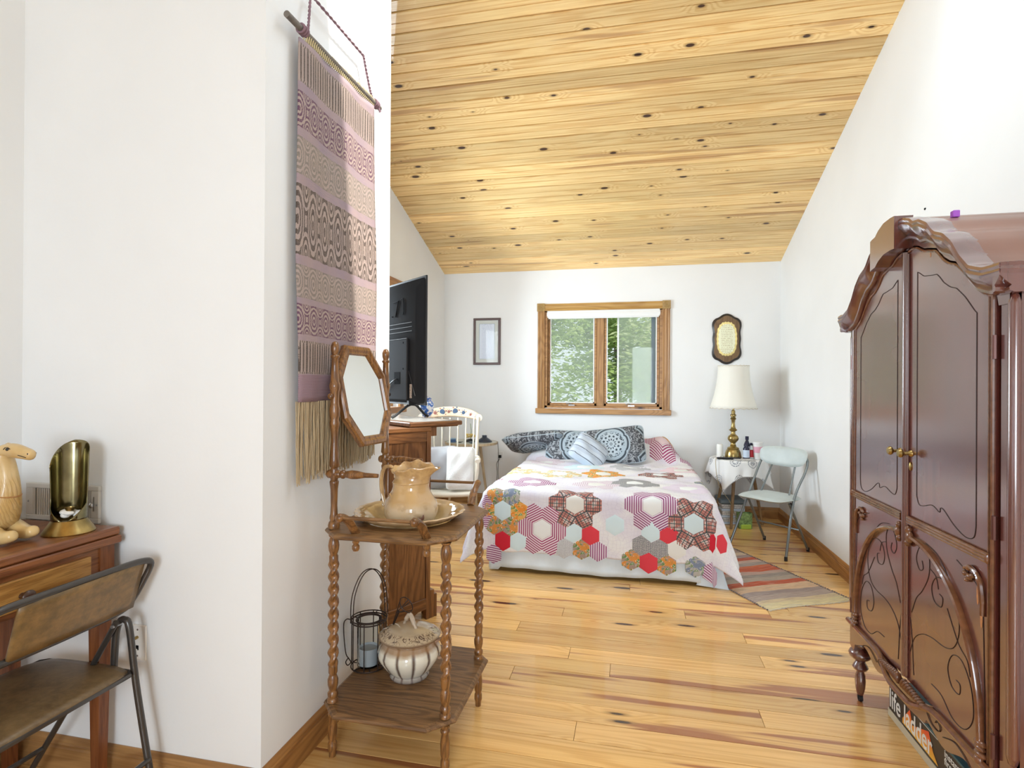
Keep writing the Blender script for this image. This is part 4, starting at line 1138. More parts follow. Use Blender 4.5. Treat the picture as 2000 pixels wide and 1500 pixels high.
# local: x from 0 (right, near end) to -TW (left, far end); back faces -y
def tvb(name, mat, x0, x1, y0, y1, z0, z1, bev=.003, par=None): return MB().box(x0, x1, y0, y1, z0, z1).build(name, mat, par or tv, bevel=bev)
tvb('panel', M['black'], -TW, 0, 0, .012, .085, .085 + THh, .002)
tvb('screen', plain('dark_screen', (.01, .01, .012), .08), -TW + .01, -.01, .012, .0135, .095, .08 + THh, 0)
z0 = .085
bkv = [(-TW + .012, 0, z0 + .012), (-.012, 0, z0 + .012), (-.012, 0, z0 + THh - .012), (-TW + .012, 0, z0 + THh - .012),
       (-TW + .10, -.045, z0 + .03), (-.055, -.045, z0 + .03), (-.055, -.040, z0 + THh - .075), (-TW + .10, -.040, z0 + THh - .075)]
MB().add(bkv, [(4, 5, 6, 7), (0, 1, 5, 4), (1, 2, 6, 5), (2, 3, 7, 6), (3, 0, 4, 7)]).build('back_cover', M['tvback'], tv, bevel=.012, smooth=True)
tvb('housing', M['tvback'], -TW + .20, -.135, -.062, -.040, z0 + .03, z0 + .43, .006)
edge = plain('dull_edge_highlight', (.05, .048, .048), .7)
m = MB()
for k in range(3): m.tube([(-.90, -.046, z0 + .478 + k * .028), (-.10, -.046, z0 + .478 + k * .028)], .0022, 5)
m.build('cooling_ridges', edge, tv)
MB().tube([(-TW + .20, -.060, z0 + .431), (-.136, -.060, z0 + .431), (-.135, -.060, z0 + .04)], .0025, 5).build('housing_edge', edge, tv)
MB().tube([(-.132, -.050, z0 + .22), (-.05, -.047, z0 + .06)], .002, 5).build('brace_ridge', edge, tv)
m = MB()   # raised moulded strokes on the back
m.tube([(-.36, -.045, z0 + .685), (-.285, -.045, z0 + .690), (-.325, -.045, z0 + .585)], .004, 6).tube(catmull([(-.255, -.045, z0 + .695), (-.225, -.045, z0 + .70), (-.212, -.045, z0 + .67), (-.212, -.045, z0 + .61), (-.225, -.045, z0 + .592)], 4), .003, 6)
m.tube([(-.375, -.045, z0 + .588), (-.372, -.045, z0 + .592)], .004, 6)
m.build('moulded_marks', M['tvback'], tv)
pz = tvb('power_recess', M['dark'], -.305, -.225, -.0635, -.05, z0 + .135, z0 + .215, 0)
MB().tube(catmull([(-.262, -.066, z0 + .168), (-.285, -.075, z0 + .160), (-.33, -.072, z0 + .145), (-.42, -.07, z0 + .10)], 5), .0045, 8).build('power_cable', M['black'], tv, smooth=True)
for z in (.405, .235): MB().ball((-.185, -.062, z0 + z), .006, .002, .006, 8).build('mounting_hole', M['dark'], tv, smooth=True)
stk = NT('sticker_print', rough=.5)
sx, sy, sz = stk.sep(stk.coord())
li_ = stk.m_('GREATER_THAN', stk.noise(stk.comb(stk.m_('MULTIPLY', sx, 260), 0, stk.m_('MULTIPLY', sz, 160)), 1, 1), .55)
stk.set('color', stk.mix(li_, (.50, .40, .33), (.12, .10, .09)))
MB().box(-.122, -.094, -.047, -.0455, z0 + .045, z0 + .135).build('label_sticker', stk.m, tv)
for xx in (-.165, -.90):
    m = MB()
    m.tube(catmull([(xx, -.150, .006), (xx, -.120, .020), (xx, -.05, .070), (xx, -.02, .085), (xx, .0, .087), (xx, .03, .078), (xx, .085, .025), (xx, .115, .006)], 5), .0085, 8)
    m.box(xx - .012, xx + .012, -.035, .005, .080, .115)
    m.build('stand_leg', M['black'], tv, smooth=True)

gj = NT('blue_white_glaze', rough=.12, coat=.5)
gj.set('color', gj.mix(gj.map(gj.noise(gj.coord(), 28, 2, .5, 1), .47, .53), (.82, .85, .88), (.05, .16, .52)))
vz = thing('ginger_jar', 'blue and white porcelain jar on the cabinet beside the television', 'jar', (-1.385, 3.595, 1.161))
MB().lathe([(0, -.0), (.030, 0), (.032, .01), (.045, .03), (.050, .06), (.047, .09), (.034, .108), (.030, .112), (.033, .116), (.033, .124), (.020, .134), (0, .138)], 28, caps=False).build('jar_body', gj.m, vz, smooth=True)
# ================================================================ bed
BCX, BWH, BY0, BY1 = -.262, .79, 4.03, 6.19
bed = thing('bed', 'double bed with pale blue skirt under the patchwork quilt by the far wall', 'bed', (BCX, 5.11, 0))
ox, oy = -BCX, -5.11
MB().box(-.76, .76, BY0 + .03 + oy, BY1 + oy, .30, .575).build('mattress', M['blueplain'], bed, bevel=.05)
MB().box(-.75, .75, BY0 + .05 + oy, BY1 + oy, .13, .30).build('box_spring', M['blueplain'], bed, bevel=.02)
for x in (-.70, .70):
    for y in (BY0 + .12, BY1 - .1): MB().lathe([(0, 0), (.025, 0), (.025, .13), (0, .13)], 12).build('leg', M['black'], bed, loc=(x, y + oy, 0))
def skirt(u, v):
    x = -.775 + 1.50 * u
    w = .006 * math.sin(u * 42) * v + .004 * math.sin(u * 17 + 1)
    zb = .028 - .020 * (u < .05) + .012 * math.sin(u * 9) * .5
    return (x, BY0 - .018 + oy + w - .018 * v, .30 + (zb - .30) * v)
MB().surf(skirt, 90, 8).build('bed_skirt', M['blueplain'], bed, smooth=True, thick=.003)
def skirt2(sgn):
    def f(u, v): return (sgn * (.772 + .012 * v + .006 * math.sin(u * 60) * v), BY0 + oy + 2.1 * u - .01, .30 - .285 * v)
    return f
for s in (-1, 1): MB().surf(skirt2(s), 90, 4).build('bed_skirt', M['blueplain'], bed, smooth=True, thick=.003)
# loose end of the skirt trailing on the floor at the right corner
MB().surf(lambda u, v: (.745 + .10 * u - .05 * (1 - u) * v + .06 * v * u, BY0 - .03 + oy - .05 * v * u + .06 * (1 - v) * u, max(.006, .24 * (1 - v) ** 1.2) + .004), 10, 14).build('loose_skirt_end', M['blueplain'], bed, smooth=True, thick=.003)

# ---- quilt: one draped surface; patches are sewn on as separate pieces
QL = BY1 - BY0 - .02
ZT = .602
def hash2(a, b): return math.sin(a * 12.9898 + b * 78.233)
def drape(s, t, lift=0.):
    """s: across from the centre line, t: from the head towards the foot, both measured on the cloth"""
    W = BWH
    dx = max(0., abs(s) - W); dy = max(0., t - QL)
    sg = 1 if s >= 0 else -1
    x = min(abs(s), W); y = min(t, QL)
    z = ZT
    d = math.hypot(dx, dy)
    ex = ey = 0.
    if d > 0:
        ux, uy = dx / d, dy / d
        corner = 4 * ux * ux * uy * uy
        R = .055
        arc = R * PI / 2
        if d < arc:
            a = d / R; out = R * math.sin(a); dn = R * (1 - math.cos(a))
        else:
            q = d - arc; fl = .06 + .10 * ux * ux + .26 * corner
            out = R + q * fl; dn = R + q * math.sqrt(1 - fl * fl) * (1 - .10 * corner)
        wv = (.010 * math.sin((s if uy > ux else t) * 17) + .006 * math.sin((s if uy > ux else t) * 31 + 2)) * min(1, d / .25)
        out += wv
        ex, ey = ux * out, uy * out
        z -= dn
        z = max(z, .012 + .004 * corner)
    wr = .0055 * math.sin(s * 7 + t * 3.1 + 1.3 * math.sin(t * 5)) + .004 * math.sin(s * 15 - t * 9) + .003 * math.sin(t * 27 + 3 * math.sin(s * 6))
    z += wr * (1 if d < .05 else 0.25)
    if t < .75:
        p = math.exp(-((s - .47) / .24) ** 4) * math.exp(-((t - .22) / .21) ** 4) * .245
        p2 = math.exp(-((s + .45) / .40) ** 4) * math.exp(-((t - .18) / .24) ** 4) * .10
        z += (p + p2)
        z += .012 * math.sin(s * 22 + t * 8) * math.exp(-((s - .45) / .4) ** 2)
    nx = (BCX + sg * (x + ex)); ny = BY1 - .005 - y - ey
    if d > .05:
        nx += sg * lift * (ux); ny -= lift * uy; z += lift * .15
    else: z += lift
    return (nx, ny, z)
q_ = thing('patchwork_quilt', 'white patchwork quilt with bright hexagon flowers draped over the bed', 'quilt', (BCX, 5.11, 0))
def qp_(s, t, l=0.):
    p = drape(s, t, l); return (p[0] - BCX, p[1] - 5.11, p[2])
SH, TH = .43, QL + .475
quilt_t = NT('quilt_ground', rough=.85)
qx, qy, qz = quilt_t.sep(quilt_t.coord('UV'))
n_ = quilt_t.noise(quilt_t.coord('UV'), 3.5, 3)
lat = quilt_t.noise(quilt_t.comb(quilt_t.m_('MULTIPLY', qx, 9), quilt_t.m_('MULTIPLY', qy, 9), 0), 1, 2)
cq = quilt_t.mix(quilt_t.map(n_, .40, .62), (.80, .79, .78), (.70, .66, .74))
gx = quilt_t.map(quilt_t.m_('ABSOLUTE', quilt_t.m_('SINE', quilt_t.m_('ADD', quilt_t.m_('MULTIPLY', qx, 120), quilt_t.m_('MULTIPLY', n_, 30)))), .22, .0)
gy = quilt_t.map(quilt_t.m_('ABSOLUTE', quilt_t.m_('SINE', quilt_t.m_('ADD', quilt_t.m_('MULTIPLY', qy, 120), quilt_t.m_('MULTIPLY', n_, 30)))), .22, .0)
cq = quilt_t.mix(quilt_t.m_('MULTIPLY', quilt_t.m_('MAXIMUM', gx, gy), .35), cq, (.48, .42, .56))
quilt_t.set('color', cq); quilt_t.bump(quilt_t.noise(quilt_t.coord('UV'), 30, 3), .4, .006)
def uvbuild(name, mat, par, fn, quads, verts, uvs, thick=0):
    me = bpy.data.meshes.new(name); me.from_pydata(verts, [], quads)
    uv = me.uv_layers.new(name='UVMap')
    for lp in me.loops: uv.data[lp.index].uv = uvs[lp.vertex_index]
    for p in me.polygons: p.use_smooth = True
    me.materials.append(mat)
    o = bpy.data.objects.new(name, me); COL.objects.link(o); o.parent = par
    if thick:
        md = o.modifiers.new('s', 'SOLIDIFY'); md.thickness = thick; md.offset = -1
    return o
NU, NV = 190, 200
vs, uvs = [], []
TLEFT = TH
for j in range(NV + 1):
    t = .02 + (TH + .015 * 0 - .02) * j / NV
    for i in range(NU + 1):
        s = -(BWH + SH) + 2 * (BWH + SH) * i / NU
        tt = t
        vs.append(qp_(s, tt)); uvs.append((s, tt))
w_ = NU + 1
uvbuild('quilt_cloth', quilt_t.m, q_, None, [(j * w_ + i, (j + 1) * w_ + i, (j + 1) * w_ + i + 1, j * w_ + i + 1) for j in range(NV) for i in range(NU)], vs, uvs, .004)
# fabrics (UV: metres, v along the radial direction of a flower)
def fab(nm, kind, c1, c2, c3=None):
    t = NT(nm, rough=.85); uv = t.coord('UV'); x, y, z = t.sep(uv)
    if kind == 'plain': t.set('color', c1)
    if kind == 'stripe':
        f = t.map(t.m_('SINE', t.m_('MULTIPLY', x, 2 * PI / .0155)), -.15, .1)
        t.set('color', t.mix(f, c1, c2))
    if kind == 'dots':
        f = t.map(t.vor(uv, 130, rand=.2), .28, .36)
        t.set('color', t.mix(f, c1, c2))
    if kind == 'plaid':
        vx = t.m_('FRACT', t.m_('MULTIPLY', x, 22)); vy = t.m_('FRACT', t.m_('MULTIPLY', y, 22))
        r = t.vor(t.comb(t.m_('MULTIPLY', x, 60), t.m_('MULTIPLY', y, 26), 0), 1, out='Color', rand=.3)
        base = t.mix(t.m_('GREATER_THAN', t.sep(r)[0], .5), c1, c2)
        ln = t.m_('MAXIMUM', t.m_('LESS_THAN', t.m_('FRACT', t.m_('MULTIPLY', x, 62)), .2), t.m_('LESS_THAN', t.m_('FRACT', t.m_('MULTIPLY', y, 40)), .18))
        big = t.m_('MAXIMUM', t.m_('LESS_THAN', vx, .11), t.m_('LESS_THAN', vy, .11))
        t.set('color', t.mix(big, t.mix(ln, base, (.13, .06, .07)), c3))
    if kind == 'floral':
        n1 = t.noise(uv, 18, 2, .5, .6); n2 = t.noise(uv, 34, 2, .5, 1.2)
        base = t.mix(t.map(n1, .47, .53), c1, c2)
        base = t.mix(t.map(n2, .54, .58), base, c3)
        t.set('color', t.mix(t.map(t.noise(uv, 46, 2, .5, 2), .62, .65), base, (.80, .80, .76)))
    return t.m
F = dict(
    purple=fab('purple_stripe_cotton', 'stripe', (.27, .05, .17), (.74, .66, .72)),
    wine=fab('wine_stripe_cotton', 'stripe', (.33, .03, .13), (.76, .68, .70)),
    plaid=fab('brown_plaid_cotton', 'plaid', (.48, .20, .16), (.62, .52, .48), (.035, .08, .08)),
    floral=fab('orange_floral_cotton', 'floral', (.66, .26, .05), (.36, .27, .22), (.12, .25, .07)),
    orange=fab('bright_orange_floral', 'floral', (.76, .26, .03), (.74, .40, .10), (.14, .28, .08)),
    blueflo=fab('blue_floral_cotton', 'floral', (.20, .24, .33), (.45, .42, .38), (.20, .28, .14)),
    dots=fab('grey_dotted_cotton', 'dots', (.70, .66, .62), (.17, .18, .20)),
    dots2=fab('pale_dotted_cotton', 'dots', (.72, .72, .70), (.42, .42, .45)),
    red=fab('red_cotton', 'plain', (.68, .045, .065), None), deepred=fab('deep_red_cotton', 'plain', (.58, .01, .03), None),
    white=fab('white_cotton', 'plain', (.80, .81, .80), None), blue=fab('pale_blue_cotton', 'plain', (.63, .76, .80), None),
    cream=fab('cream_cotton', 'plain', (.76, .75, .71), None), pink=fab('pale_pink_cotton', 'plain', (.80, .62, .66), None),
    lilac=fab('lilac_cotton', 'plain', (.70, .62, .72), None), palestripe=fab('pale_stripe_cotton', 'stripe', (.56, .42, .50), (.78, .74, .76)),
    yellow=fab('yellow_floral', 'floral', (.74, .52, .20), (.76, .74, .66), (.45, .48, .30)))
HEXN = [0]
def hexpatch(s, t, R, mat, ang=0., name='hexagon_patch', lift=.0035):
    """pointy-top hexagon of circumradius R, centred at cloth point (s, t)"""
    rings = 4; verts = [qp_(s, t, lift)]; uvs = [(s, t)] if False else [(0, 0)]; faces = []
    ca, sa = math.cos(ang), math.sin(ang)
    for r in range(1, rings + 1):
        for k in range(6):
            a0 = PI / 2 + k * PI / 3; a1 = a0 + PI / 3
            for m_ in range(r):
                f = m_ / r; rr = R * r / rings
                x = rr * (math.cos(a0) * (1 - f) + math.cos(a1) * f); y = rr * (math.sin(a0) * (1 - f) + math.sin(a1) * f)
                verts.append(qp_(s + x, t - y, lift if r < rings else .0005)); uvs.append((x * ca + y * sa, -x * sa + y * ca))
    def idx(r, k):
        return 0 if r == 0 else 1 + 3 * r * (r - 1) + k % (6 * r)
    for r in range(1, rings + 1):
        for k in range(6):
            for m_ in range(r):
                faces.append((idx(r - 1, k * (r - 1) + m_), idx(r, k * r + m_), idx(r, k * r + m_ + 1)))
                if m_ < r - 1: faces.append((idx(r - 1, k * (r - 1) + m_), idx(r, k * r + m_ + 1), idx(r - 1, k * (r - 1) + m_ + 1)))
    uvbuild(name, mat, q_, None, faces, verts, uvs)
HR_ = .0735
SP = HR_ * math.sqrt(3)
def flower(s, t, pet, mid, skip=(), pets=None):
    hexpatch(s, t, HR_, F[mid])
    for k in range(6):
        if k in skip: continue
        a = k * PI / 3
        hexpatch(s + SP * math.cos(a), t - SP * math.sin(a), HR_, F[(pets or {}).get(k, pet)], a)
# positions given as world x and height on the foot drop, turned into cloth coordinates
def fr(x, z):
    R = .055; arc = R * PI / 2
    return (x - BCX, QL + arc + (ZT - R - z) / .995)
FX = lambda px, pz: fr(px, pz)
flower(*FX(-.935, .452), 'floral', 'blue', skip=(), pets={3: 'orange', 0: 'orange', 5: 'floral', 1: 'blueflo'})
flower(*FX(-.638, .335), 'wine', 'white')
flower(*FX(-.402, .528), 'plaid', 'cream', skip=())
flower(*FX(.138, .545), 'purple', 'white')
flower(*FX(.415, .432), 'plaid', 'blue')
for (x, z, f, a) in ((-.925, .238, 'deepred', 0), (-.815, .238, 'blue', 0), (-1.00, .135, 'purple', 1.5), (-.412, .322, 'blue', 0), (-.290, .310, 'red', 0), (-.475, .212, 'dots2', 0), (-.352, .205, 'floral', 0), (-.236, .205, 'purple', 0),
                     (.128, .365, 'blue', 0), (.250, .355, 'red', 0), (.066, .262, 'dots', 0), (.187, .250, 'dots', 0), (.113, .152, 'red', 0), (-.005, .160, 'floral', 0), (.235, .145, 'floral', 0),
                     (.555, .318, 'deepred', 0), (.425, .142, 'blueflo', 0), (.535, .115, 'purple', 1.), (.62, .09, 'purple', .2), (.30, .26, 'cream', 0), (-.118, .395, 'blue', 0)):
    hexpatch(*FX(x, z), HR_, F[f], a)
for (x, z, f) in ((-1.075, .50, 'purple'), (-1.08, .38, 'purple'), (.70, .34, 'red')):
    hexpatch(*FX(x, z), HR_, F[f], 1.5)
# flowers lying on the top of the bed
def tp_(x, y): return (x - BCX, BY1 - y)
for (x, y, pet, mid) in ((-.78, 4.36, 'purple', 'white'), (-.27, 4.40, 'palestripe', 'cream'), (.02, 4.50, 'dots', 'white'), (-.62, 4.83, 'yellow', 'white'), (-.25, 4.95, 'orange', 'cream'), (.24, 4.98, 'plaid', 'white'),
                         (-.99, 4.90, 'yellow', 'cream'), (-.86, 5.60, 'palestripe', 'white'), (.42, 4.42, 'lilac', 'white'), (-.02, 5.38, 'dots2', 'white'), (.44, 5.30, 'pink', 'cream'), (-.45, 5.30, 'blue', 'white')):
    flower(*tp_(x, y), pet, mid)
flower(.56, .30, 'wine', 'pink', pets={1: 'orange', 2: 'pink'})
flower(.92, .42, 'purple', 'pink')
flower(.93, .85, 'plaid', 'white'); flower(.95, 1.45, 'blueflo', 'cream'); flower(-.95, 1.1, 'floral', 'blue'); flower(-.97, 1.75, 'wine', 'white')

# ---- pillows
def damask():
    t = NT('blue_grey_damask', rough=.6)
    uv = t.coord('UV'); x, y, z = t.sep(uv)
    px = t.m_('SUBTRACT', t.m_('FRACT', t.m_('ADD', t.m_('DIVIDE', x, .44), .5)), .5)
    row = t.m_('FLOOR', t.m_('ADD', t.m_('DIVIDE', x, .44), .5))
    sh = t.m_('MULTIPLY', t.m_('ABSOLUTE', t.m_('MODULO', row, 2)), .5)
    py = t.m_('SUBTRACT', t.m_('FRACT', t.m_('ADD', t.m_('ADD', t.m_('DIVIDE', y, .46), .5), sh)), .5)
    r = t.m_('SQRT', t.m_('ADD', t.m_('POWER', t.m_('MULTIPLY', px, 2), 2), t.m_('POWER', t.m_('MULTIPLY', py, 2), 2)))
    th_ = t.m_('ARCTAN2', py, px)
    pet = t.m_('MULTIPLY', t.m_('SINE', t.m_('MULTIPLY', th_, 14)), .035)
    rr = t.m_('ADD', r, pet)
    med = t.m_('LESS_THAN', rr, .52)
    ring = t.m_('MULTIPLY', t.m_('GREATER_THAN', r, .60), t.m_('LESS_THAN', r, .72))
    ring2 = t.m_('MULTIPLY', t.m_('GREATER_THAN', r, .80), t.m_('LESS_THAN', r, .86))
    inner = t.m_('GREATER_THAN', t.m_('ADD', t.m_('SINE', t.m_('MULTIPLY', r, 40)), t.m_('MULTIPLY', t.m_('SINE', t.m_('ADD', t.m_('MULTIPLY', th_, 12), t.m_('MULTIPLY', t.m_('FLOOR', t.m_('MULTIPLY', r, 6.4)), PI))), 1.3)), .75)
    v = t.vor(uv, 42, 'DISTANCE_TO_EDGE'); swirl = t.map(t.m_('ABSOLUTE', t.m_('SUBTRACT', t.noise(uv, 19, 1.5, .5, 1.6), .5)), .050, .030)
    L1, D1, T1 = (.36, .43, .48), (.035, .05, .065), (.17, .15, .135)
    c = t.mix(swirl, D1, (.40, .45, .48))
    c = t.mix(t.map(r, .86, .88), t.mix(swirl, L1, D1), t.mix(swirl, (.05, .055, .065), (.34, .36, .38)))
    c = t.mix(t.m_('MAXIMUM', ring, ring2), c, L1)
    c = t.mix(t.m_('MULTIPLY', t.m_('GREATER_THAN', r, .72), t.m_('LESS_THAN', r, .80)), c, D1)
    c = t.mix(med, c, t.mix(inner, (.42, .48, .52), D1))
    t.set('color', c); return t.m
dm = damask()
def bstripe():
    t = NT('pale_blue_stripe', rough=.7); x, y, z = t.sep(t.coord('UV'))
    w = t.m_('FRACT', t.m_('DIVIDE', y, .085))
    l1 = t.m_('LESS_THAN', t.m_('ABSOLUTE', t.m_('SUBTRACT', w, .5)), .05)
    band = t.m_('LESS_THAN', w, .38)
    f = t.map(t.m_('SINE', t.m_('MULTIPLY', x, 900)), -1, 1, 0, .3)
    c = t.mix(t.m_('MULTIPLY', band, t.m_('ADD', f, .3)), (.58, .65, .74), (.38, .45, .56))
    c = t.mix(l1, c, (.13, .15, .20)); t.set('color', c); return t.m
def cushion(name, label, group, loc, rot, w, h, d, mat, n=22, seed=0, part='cover', ear=.03):
    c = thing(name, label, 'cushion' if 'cushion' in name else 'pillow', loc, rot, group)
    vs, uvs, fs = [], [], []
    for side in (1, -1):
        k0 = len(vs)
        for j in range(n + 1):
            for i in range(n + 1):
                u = 2 * i / n - 1; v = 2 * j / n - 1
                e = max(0, (1 - abs(u) ** 3.4)) ** .5 * max(0, (1 - abs(v) ** 3.4)) ** .5
                pin = 1 - ear * (1 - (abs(u) ** 2)) * (abs(v) ** 4) ; pin2 = 1 - ear * (1 - (abs(v) ** 2)) * (abs(u) ** 4)
                wob = .010 * math.sin(u * 5 + seed) * math.sin(v * 6 + seed * 2)
                m_ = max(abs(u), abs(v), 1e-6); kk = m_ / max(1e-9, (abs(u) ** 9 + abs(v) ** 9) ** (1 / 9)) if m_ > .02 else 1
                vs.append((u * kk * w / 2 * pin2, side * (d / 2 * e + wob * e), v * kk * h / 2 * pin)); uvs.append((u * w / 2, v * h / 2))
        for j in range(n):
            for i in range(n):
                q = (k0 + j * (n + 1) + i, k0 + j * (n + 1) + i + 1, k0 + (j + 1) * (n + 1) + i + 1, k0 + (j + 1) * (n + 1) + i)
                fs.append(q if side < 0 else tuple(reversed(q)))
    uvbuild(part, mat, c, None, fs, vs, uvs)
    ed = [(-w / 2, 0, -h / 2)]
    pts = []
    for k in range(4 * n):
        q, r = divmod(k, n); a = 2 * r / n - 1
        u, v = [(a, -1), (1, a), (-a, 1), (-1, -a)][q]
        pin = 1 - ear * (1 - u * u) * (v ** 4); pin2 = 1 - ear * (1 - v * v) * (u ** 4)
        kk = 1 / (abs(u) ** 9 + abs(v) ** 9) ** (1 / 9)
        pts.append((u * kk * w / 2 * pin2, 0, v * kk * h / 2 * pin))
    MB().tube(pts, .0045, 6, closed=True).build('piping', mat, c, smooth=True)
    return c
cushion('pillow', 'blue-grey damask pillow lying flat at the left end of the bed head', None, (-1.035, 5.93, .765), (math.radians(68), math.radians(-7), 0), .66, .46, .16, dm, seed=1)
cushion('pillow', 'blue-grey damask pillow propped upright left of the small striped cushion', None, (-.56, 5.83, .735), (math.radians(-24), math.radians(1), math.radians(3)), .68, .36, .16, dm, seed=2)
cushion('pillow', 'blue-grey damask pillow propped highest, behind and right of the striped cushion', None, (-.20, 5.72, .765), (math.radians(-22), math.radians(-8), math.radians(-4)), .66, .39, .16, dm, seed=3)
cushion('throw_cushion', 'small pale blue striped cushion lying cornerwise against the damask pillows', None, (-.42, 5.56, .715), (math.radians(-42), math.radians(34), math.radians(4)), .36, .34, .12, bstripe(), seed=4)

# ================================================================ round side table on the left
lt = thing('side_table', 'small round side table with pale angled legs behind the rocking chair', 'table', (-1.735, 5.86, 0))
MB().lathe([(0, .728), (.275, .728), (.285, .734), (.285, .750), (.280, .755), (0, .755)], 48).build('round_top', M['greytop'], lt, smooth=True)
MB().lathe([(.2855, .730), (.290, .732), (.290, .754), (.2855, .756)], 48, caps=False).build('rim_band', M['ltwood'], lt, smooth=True)
for a in (-60, 60, 180):
    c, s = math.cos(math.radians(a)), math.sin(math.radians(a))
    MB().tube([(.13 * c, .13 * s, .728), (.27 * c, .27 * s, 0)], [.018, .012], 10).build('leg', M['ltwood'], lt, smooth=True)
o = thing('hanger_dish', 'dark blue cone-shaped stand with pale candle on the round side table', 'stand', (-1.585, 5.86, .757))
MB().lathe([(0, 0), (.085, 0), (.083, .010), (.045, .038), (.026, .050), (.026, .072), (0, .074)], 28, caps=False).build('cone_base', plain('dark_blue_enamel', (.02, .03, .05), .3), o, smooth=True)
MB().lathe([(0, .074), (.010, .074), (.010, .110), (0, .112)], 12).build('candle', M['candle'], o, smooth=True)
o = thing('small_box', 'small blue box near the left edge of the round side table', 'box', (-1.905, 5.74, .756), .3)
MB().box(-.03, .03, -.025, .025, 0, .034).build('case', plain('blue_card', (.06, .12, .25), .5), o, bevel=.003)
MB().box(-.031, .031, -.026, .026, .034, .045).build('lid', plain('light_blue_card', (.35, .50, .65), .5), o, bevel=.002)
o = thing('flower_ornament', 'yellow flower ornament on dark base on the round side table', 'ornament', (-1.74, 5.84, .756))
MB().lathe([(0, 0), (.05, 0), (.045, .018), (.02, .03), (0, .03)], 20).build('base', M['black'], o, smooth=True)
m = MB(); rg = random.Random(3)
for k in range(14):
    a = rg.uniform(0, 6.3); r = rg.uniform(0, .05)
    m.ball((r * math.cos(a), r * math.sin(a), .05 + rg.uniform(0, .035)), .018, .018, .008, 8)
m.build('petals', plain('yellow_petal', (.75, .55, .18), .6), o, smooth=True)
MB().tube([(0, 0, .02), (.01, 0, .12), (.0, .0, .20)], .003, 6).build('stem', M['greenp'], o)
for (x, y, r, nm, mt, lb) in ((-1.68, 5.70, .035, 'saucer', M['grey'], 'dark saucer near the front edge of the round side table'), (-1.82, 5.70, .04, 'glass_dish', M['clear'], 'clear glass dish beside the small blue box')):
    tag(MB().lathe([(0, 0), (r * .6, 0), (r, .012), (r * .95, .014), (r * .55, .004), (0, .004)], 24, caps=False).build(nm, mt, None, smooth=True, loc=(x, y, .756)), lb, 'dish')
ck = thing('power_cord', 'black cord hanging down from the round side table to the wall outlet', 'cord', (-1.47, 6.0, 0))
MB().tube(catmull([(0, 0, .75), (.005, .02, .60), (-.005, .05, .40), (.0, .08, .15), (.03, .12, .02)], 6), .003, 6).build('cable', M['black'], ck, smooth=True)
ol = thing('wall_outlet', 'white outlet with black plug low on the back wall left of bed', 'outlet', (-1.497, YB, .55))
MB().box(-.036, .036, -.006, 0, -.058, .058).build('plate', M['white'], ol, bevel=.002)
MB().box(-.015, .015, -.028, -.006, -.012, .020).tube(catmull([(0, -.028, 0), (-.005, -.04, -.03), (-.035, -.035, -.08), (-.03, -.03, -.20), (-.04, -.05, -.40), (-.02, -.08, -.53)], 6), .0032, 6).build('plug', M['black'], ol, smooth=True)

# ================================================================ painted rocking chair
rcx = thing('rocking_chair', 'cream painted rocking chair with stencilled crest rail in the far left corner', 'chair', (-1.66, 4.84, 0), math.radians(14))
rcx.scale = (.86, 1, 1)
# local: faces -y, width in x
cr = M['cream']
def rtube(name, pts, r, n=10, sm=6): return MB().tube(catmull(pts, sm) if sm else pts, r, n).build(name, cr, rcx, smooth=True)
def crest(u, v):
    x = -.335 + .67 * u; zt = 1.075 + .10 * (1 - (2 * u - 1) ** 2) ** .6 * .9 ; zb = 1.035 + .035 * (1 - (2 * u - 1) ** 2)
    return (x, .27 - .05 * (1 - (2 * u - 1) ** 2) * -1 + .02 * v, zb + (zt - zb) * v)
MB().surf(crest, 30, 6).build('crest_rail', plain('tan_crest_paint', (.66, .50, .34), .4, var=.12, scale=4), rcx, smooth=True, thick=.022)
for s in (-1, 1):
    MB().tube([(s * .325, .262, 1.062), (s * .325, .298, 1.062)], .036, 16).build('crest_scroll', cr, rcx, smooth=True)
def onc_(u, v, d=.014):
    p = crest(u, v); return (p[0], p[1] - d, p[2])
m1, m2 = MB(), MB()
for (u, v, r, k) in ((.36, .5, .030, 0), (.58, .55, .030, 0), (.47, .5, .014, 1), (.24, .5, .018, 1), (.72, .5, .020, 0), (.84, .45, .014, 1), (.95, .4, .016, 0), (.07, .4, .014, 0)):
    p = onc_(u, v)
    (m1 if k == 0 else m2).ball(p, r, .002, r, 10)
    for j in range(7):
        a = j * 2 * PI / 7 + .3
        (m1 if j % 2 else m2).ball((p[0] + 1.55 * r * math.cos(a), p[1] - .0, p[2] + 1.4 * r * math.sin(a)), r * .30, .002, r * .22, 6)
stuff(m1.build('stencil', M['blueink'], rcx)); stuff(m2.build('stencil', M['redink'], rcx))
for k in range(7):
    x = -.26 + .52 * k / 6
    rtube('spindle', [(x * .92, .175, .44), (x, .235, .75), (x * 1.03, .285, 1.06)], .0075, 8, 4)
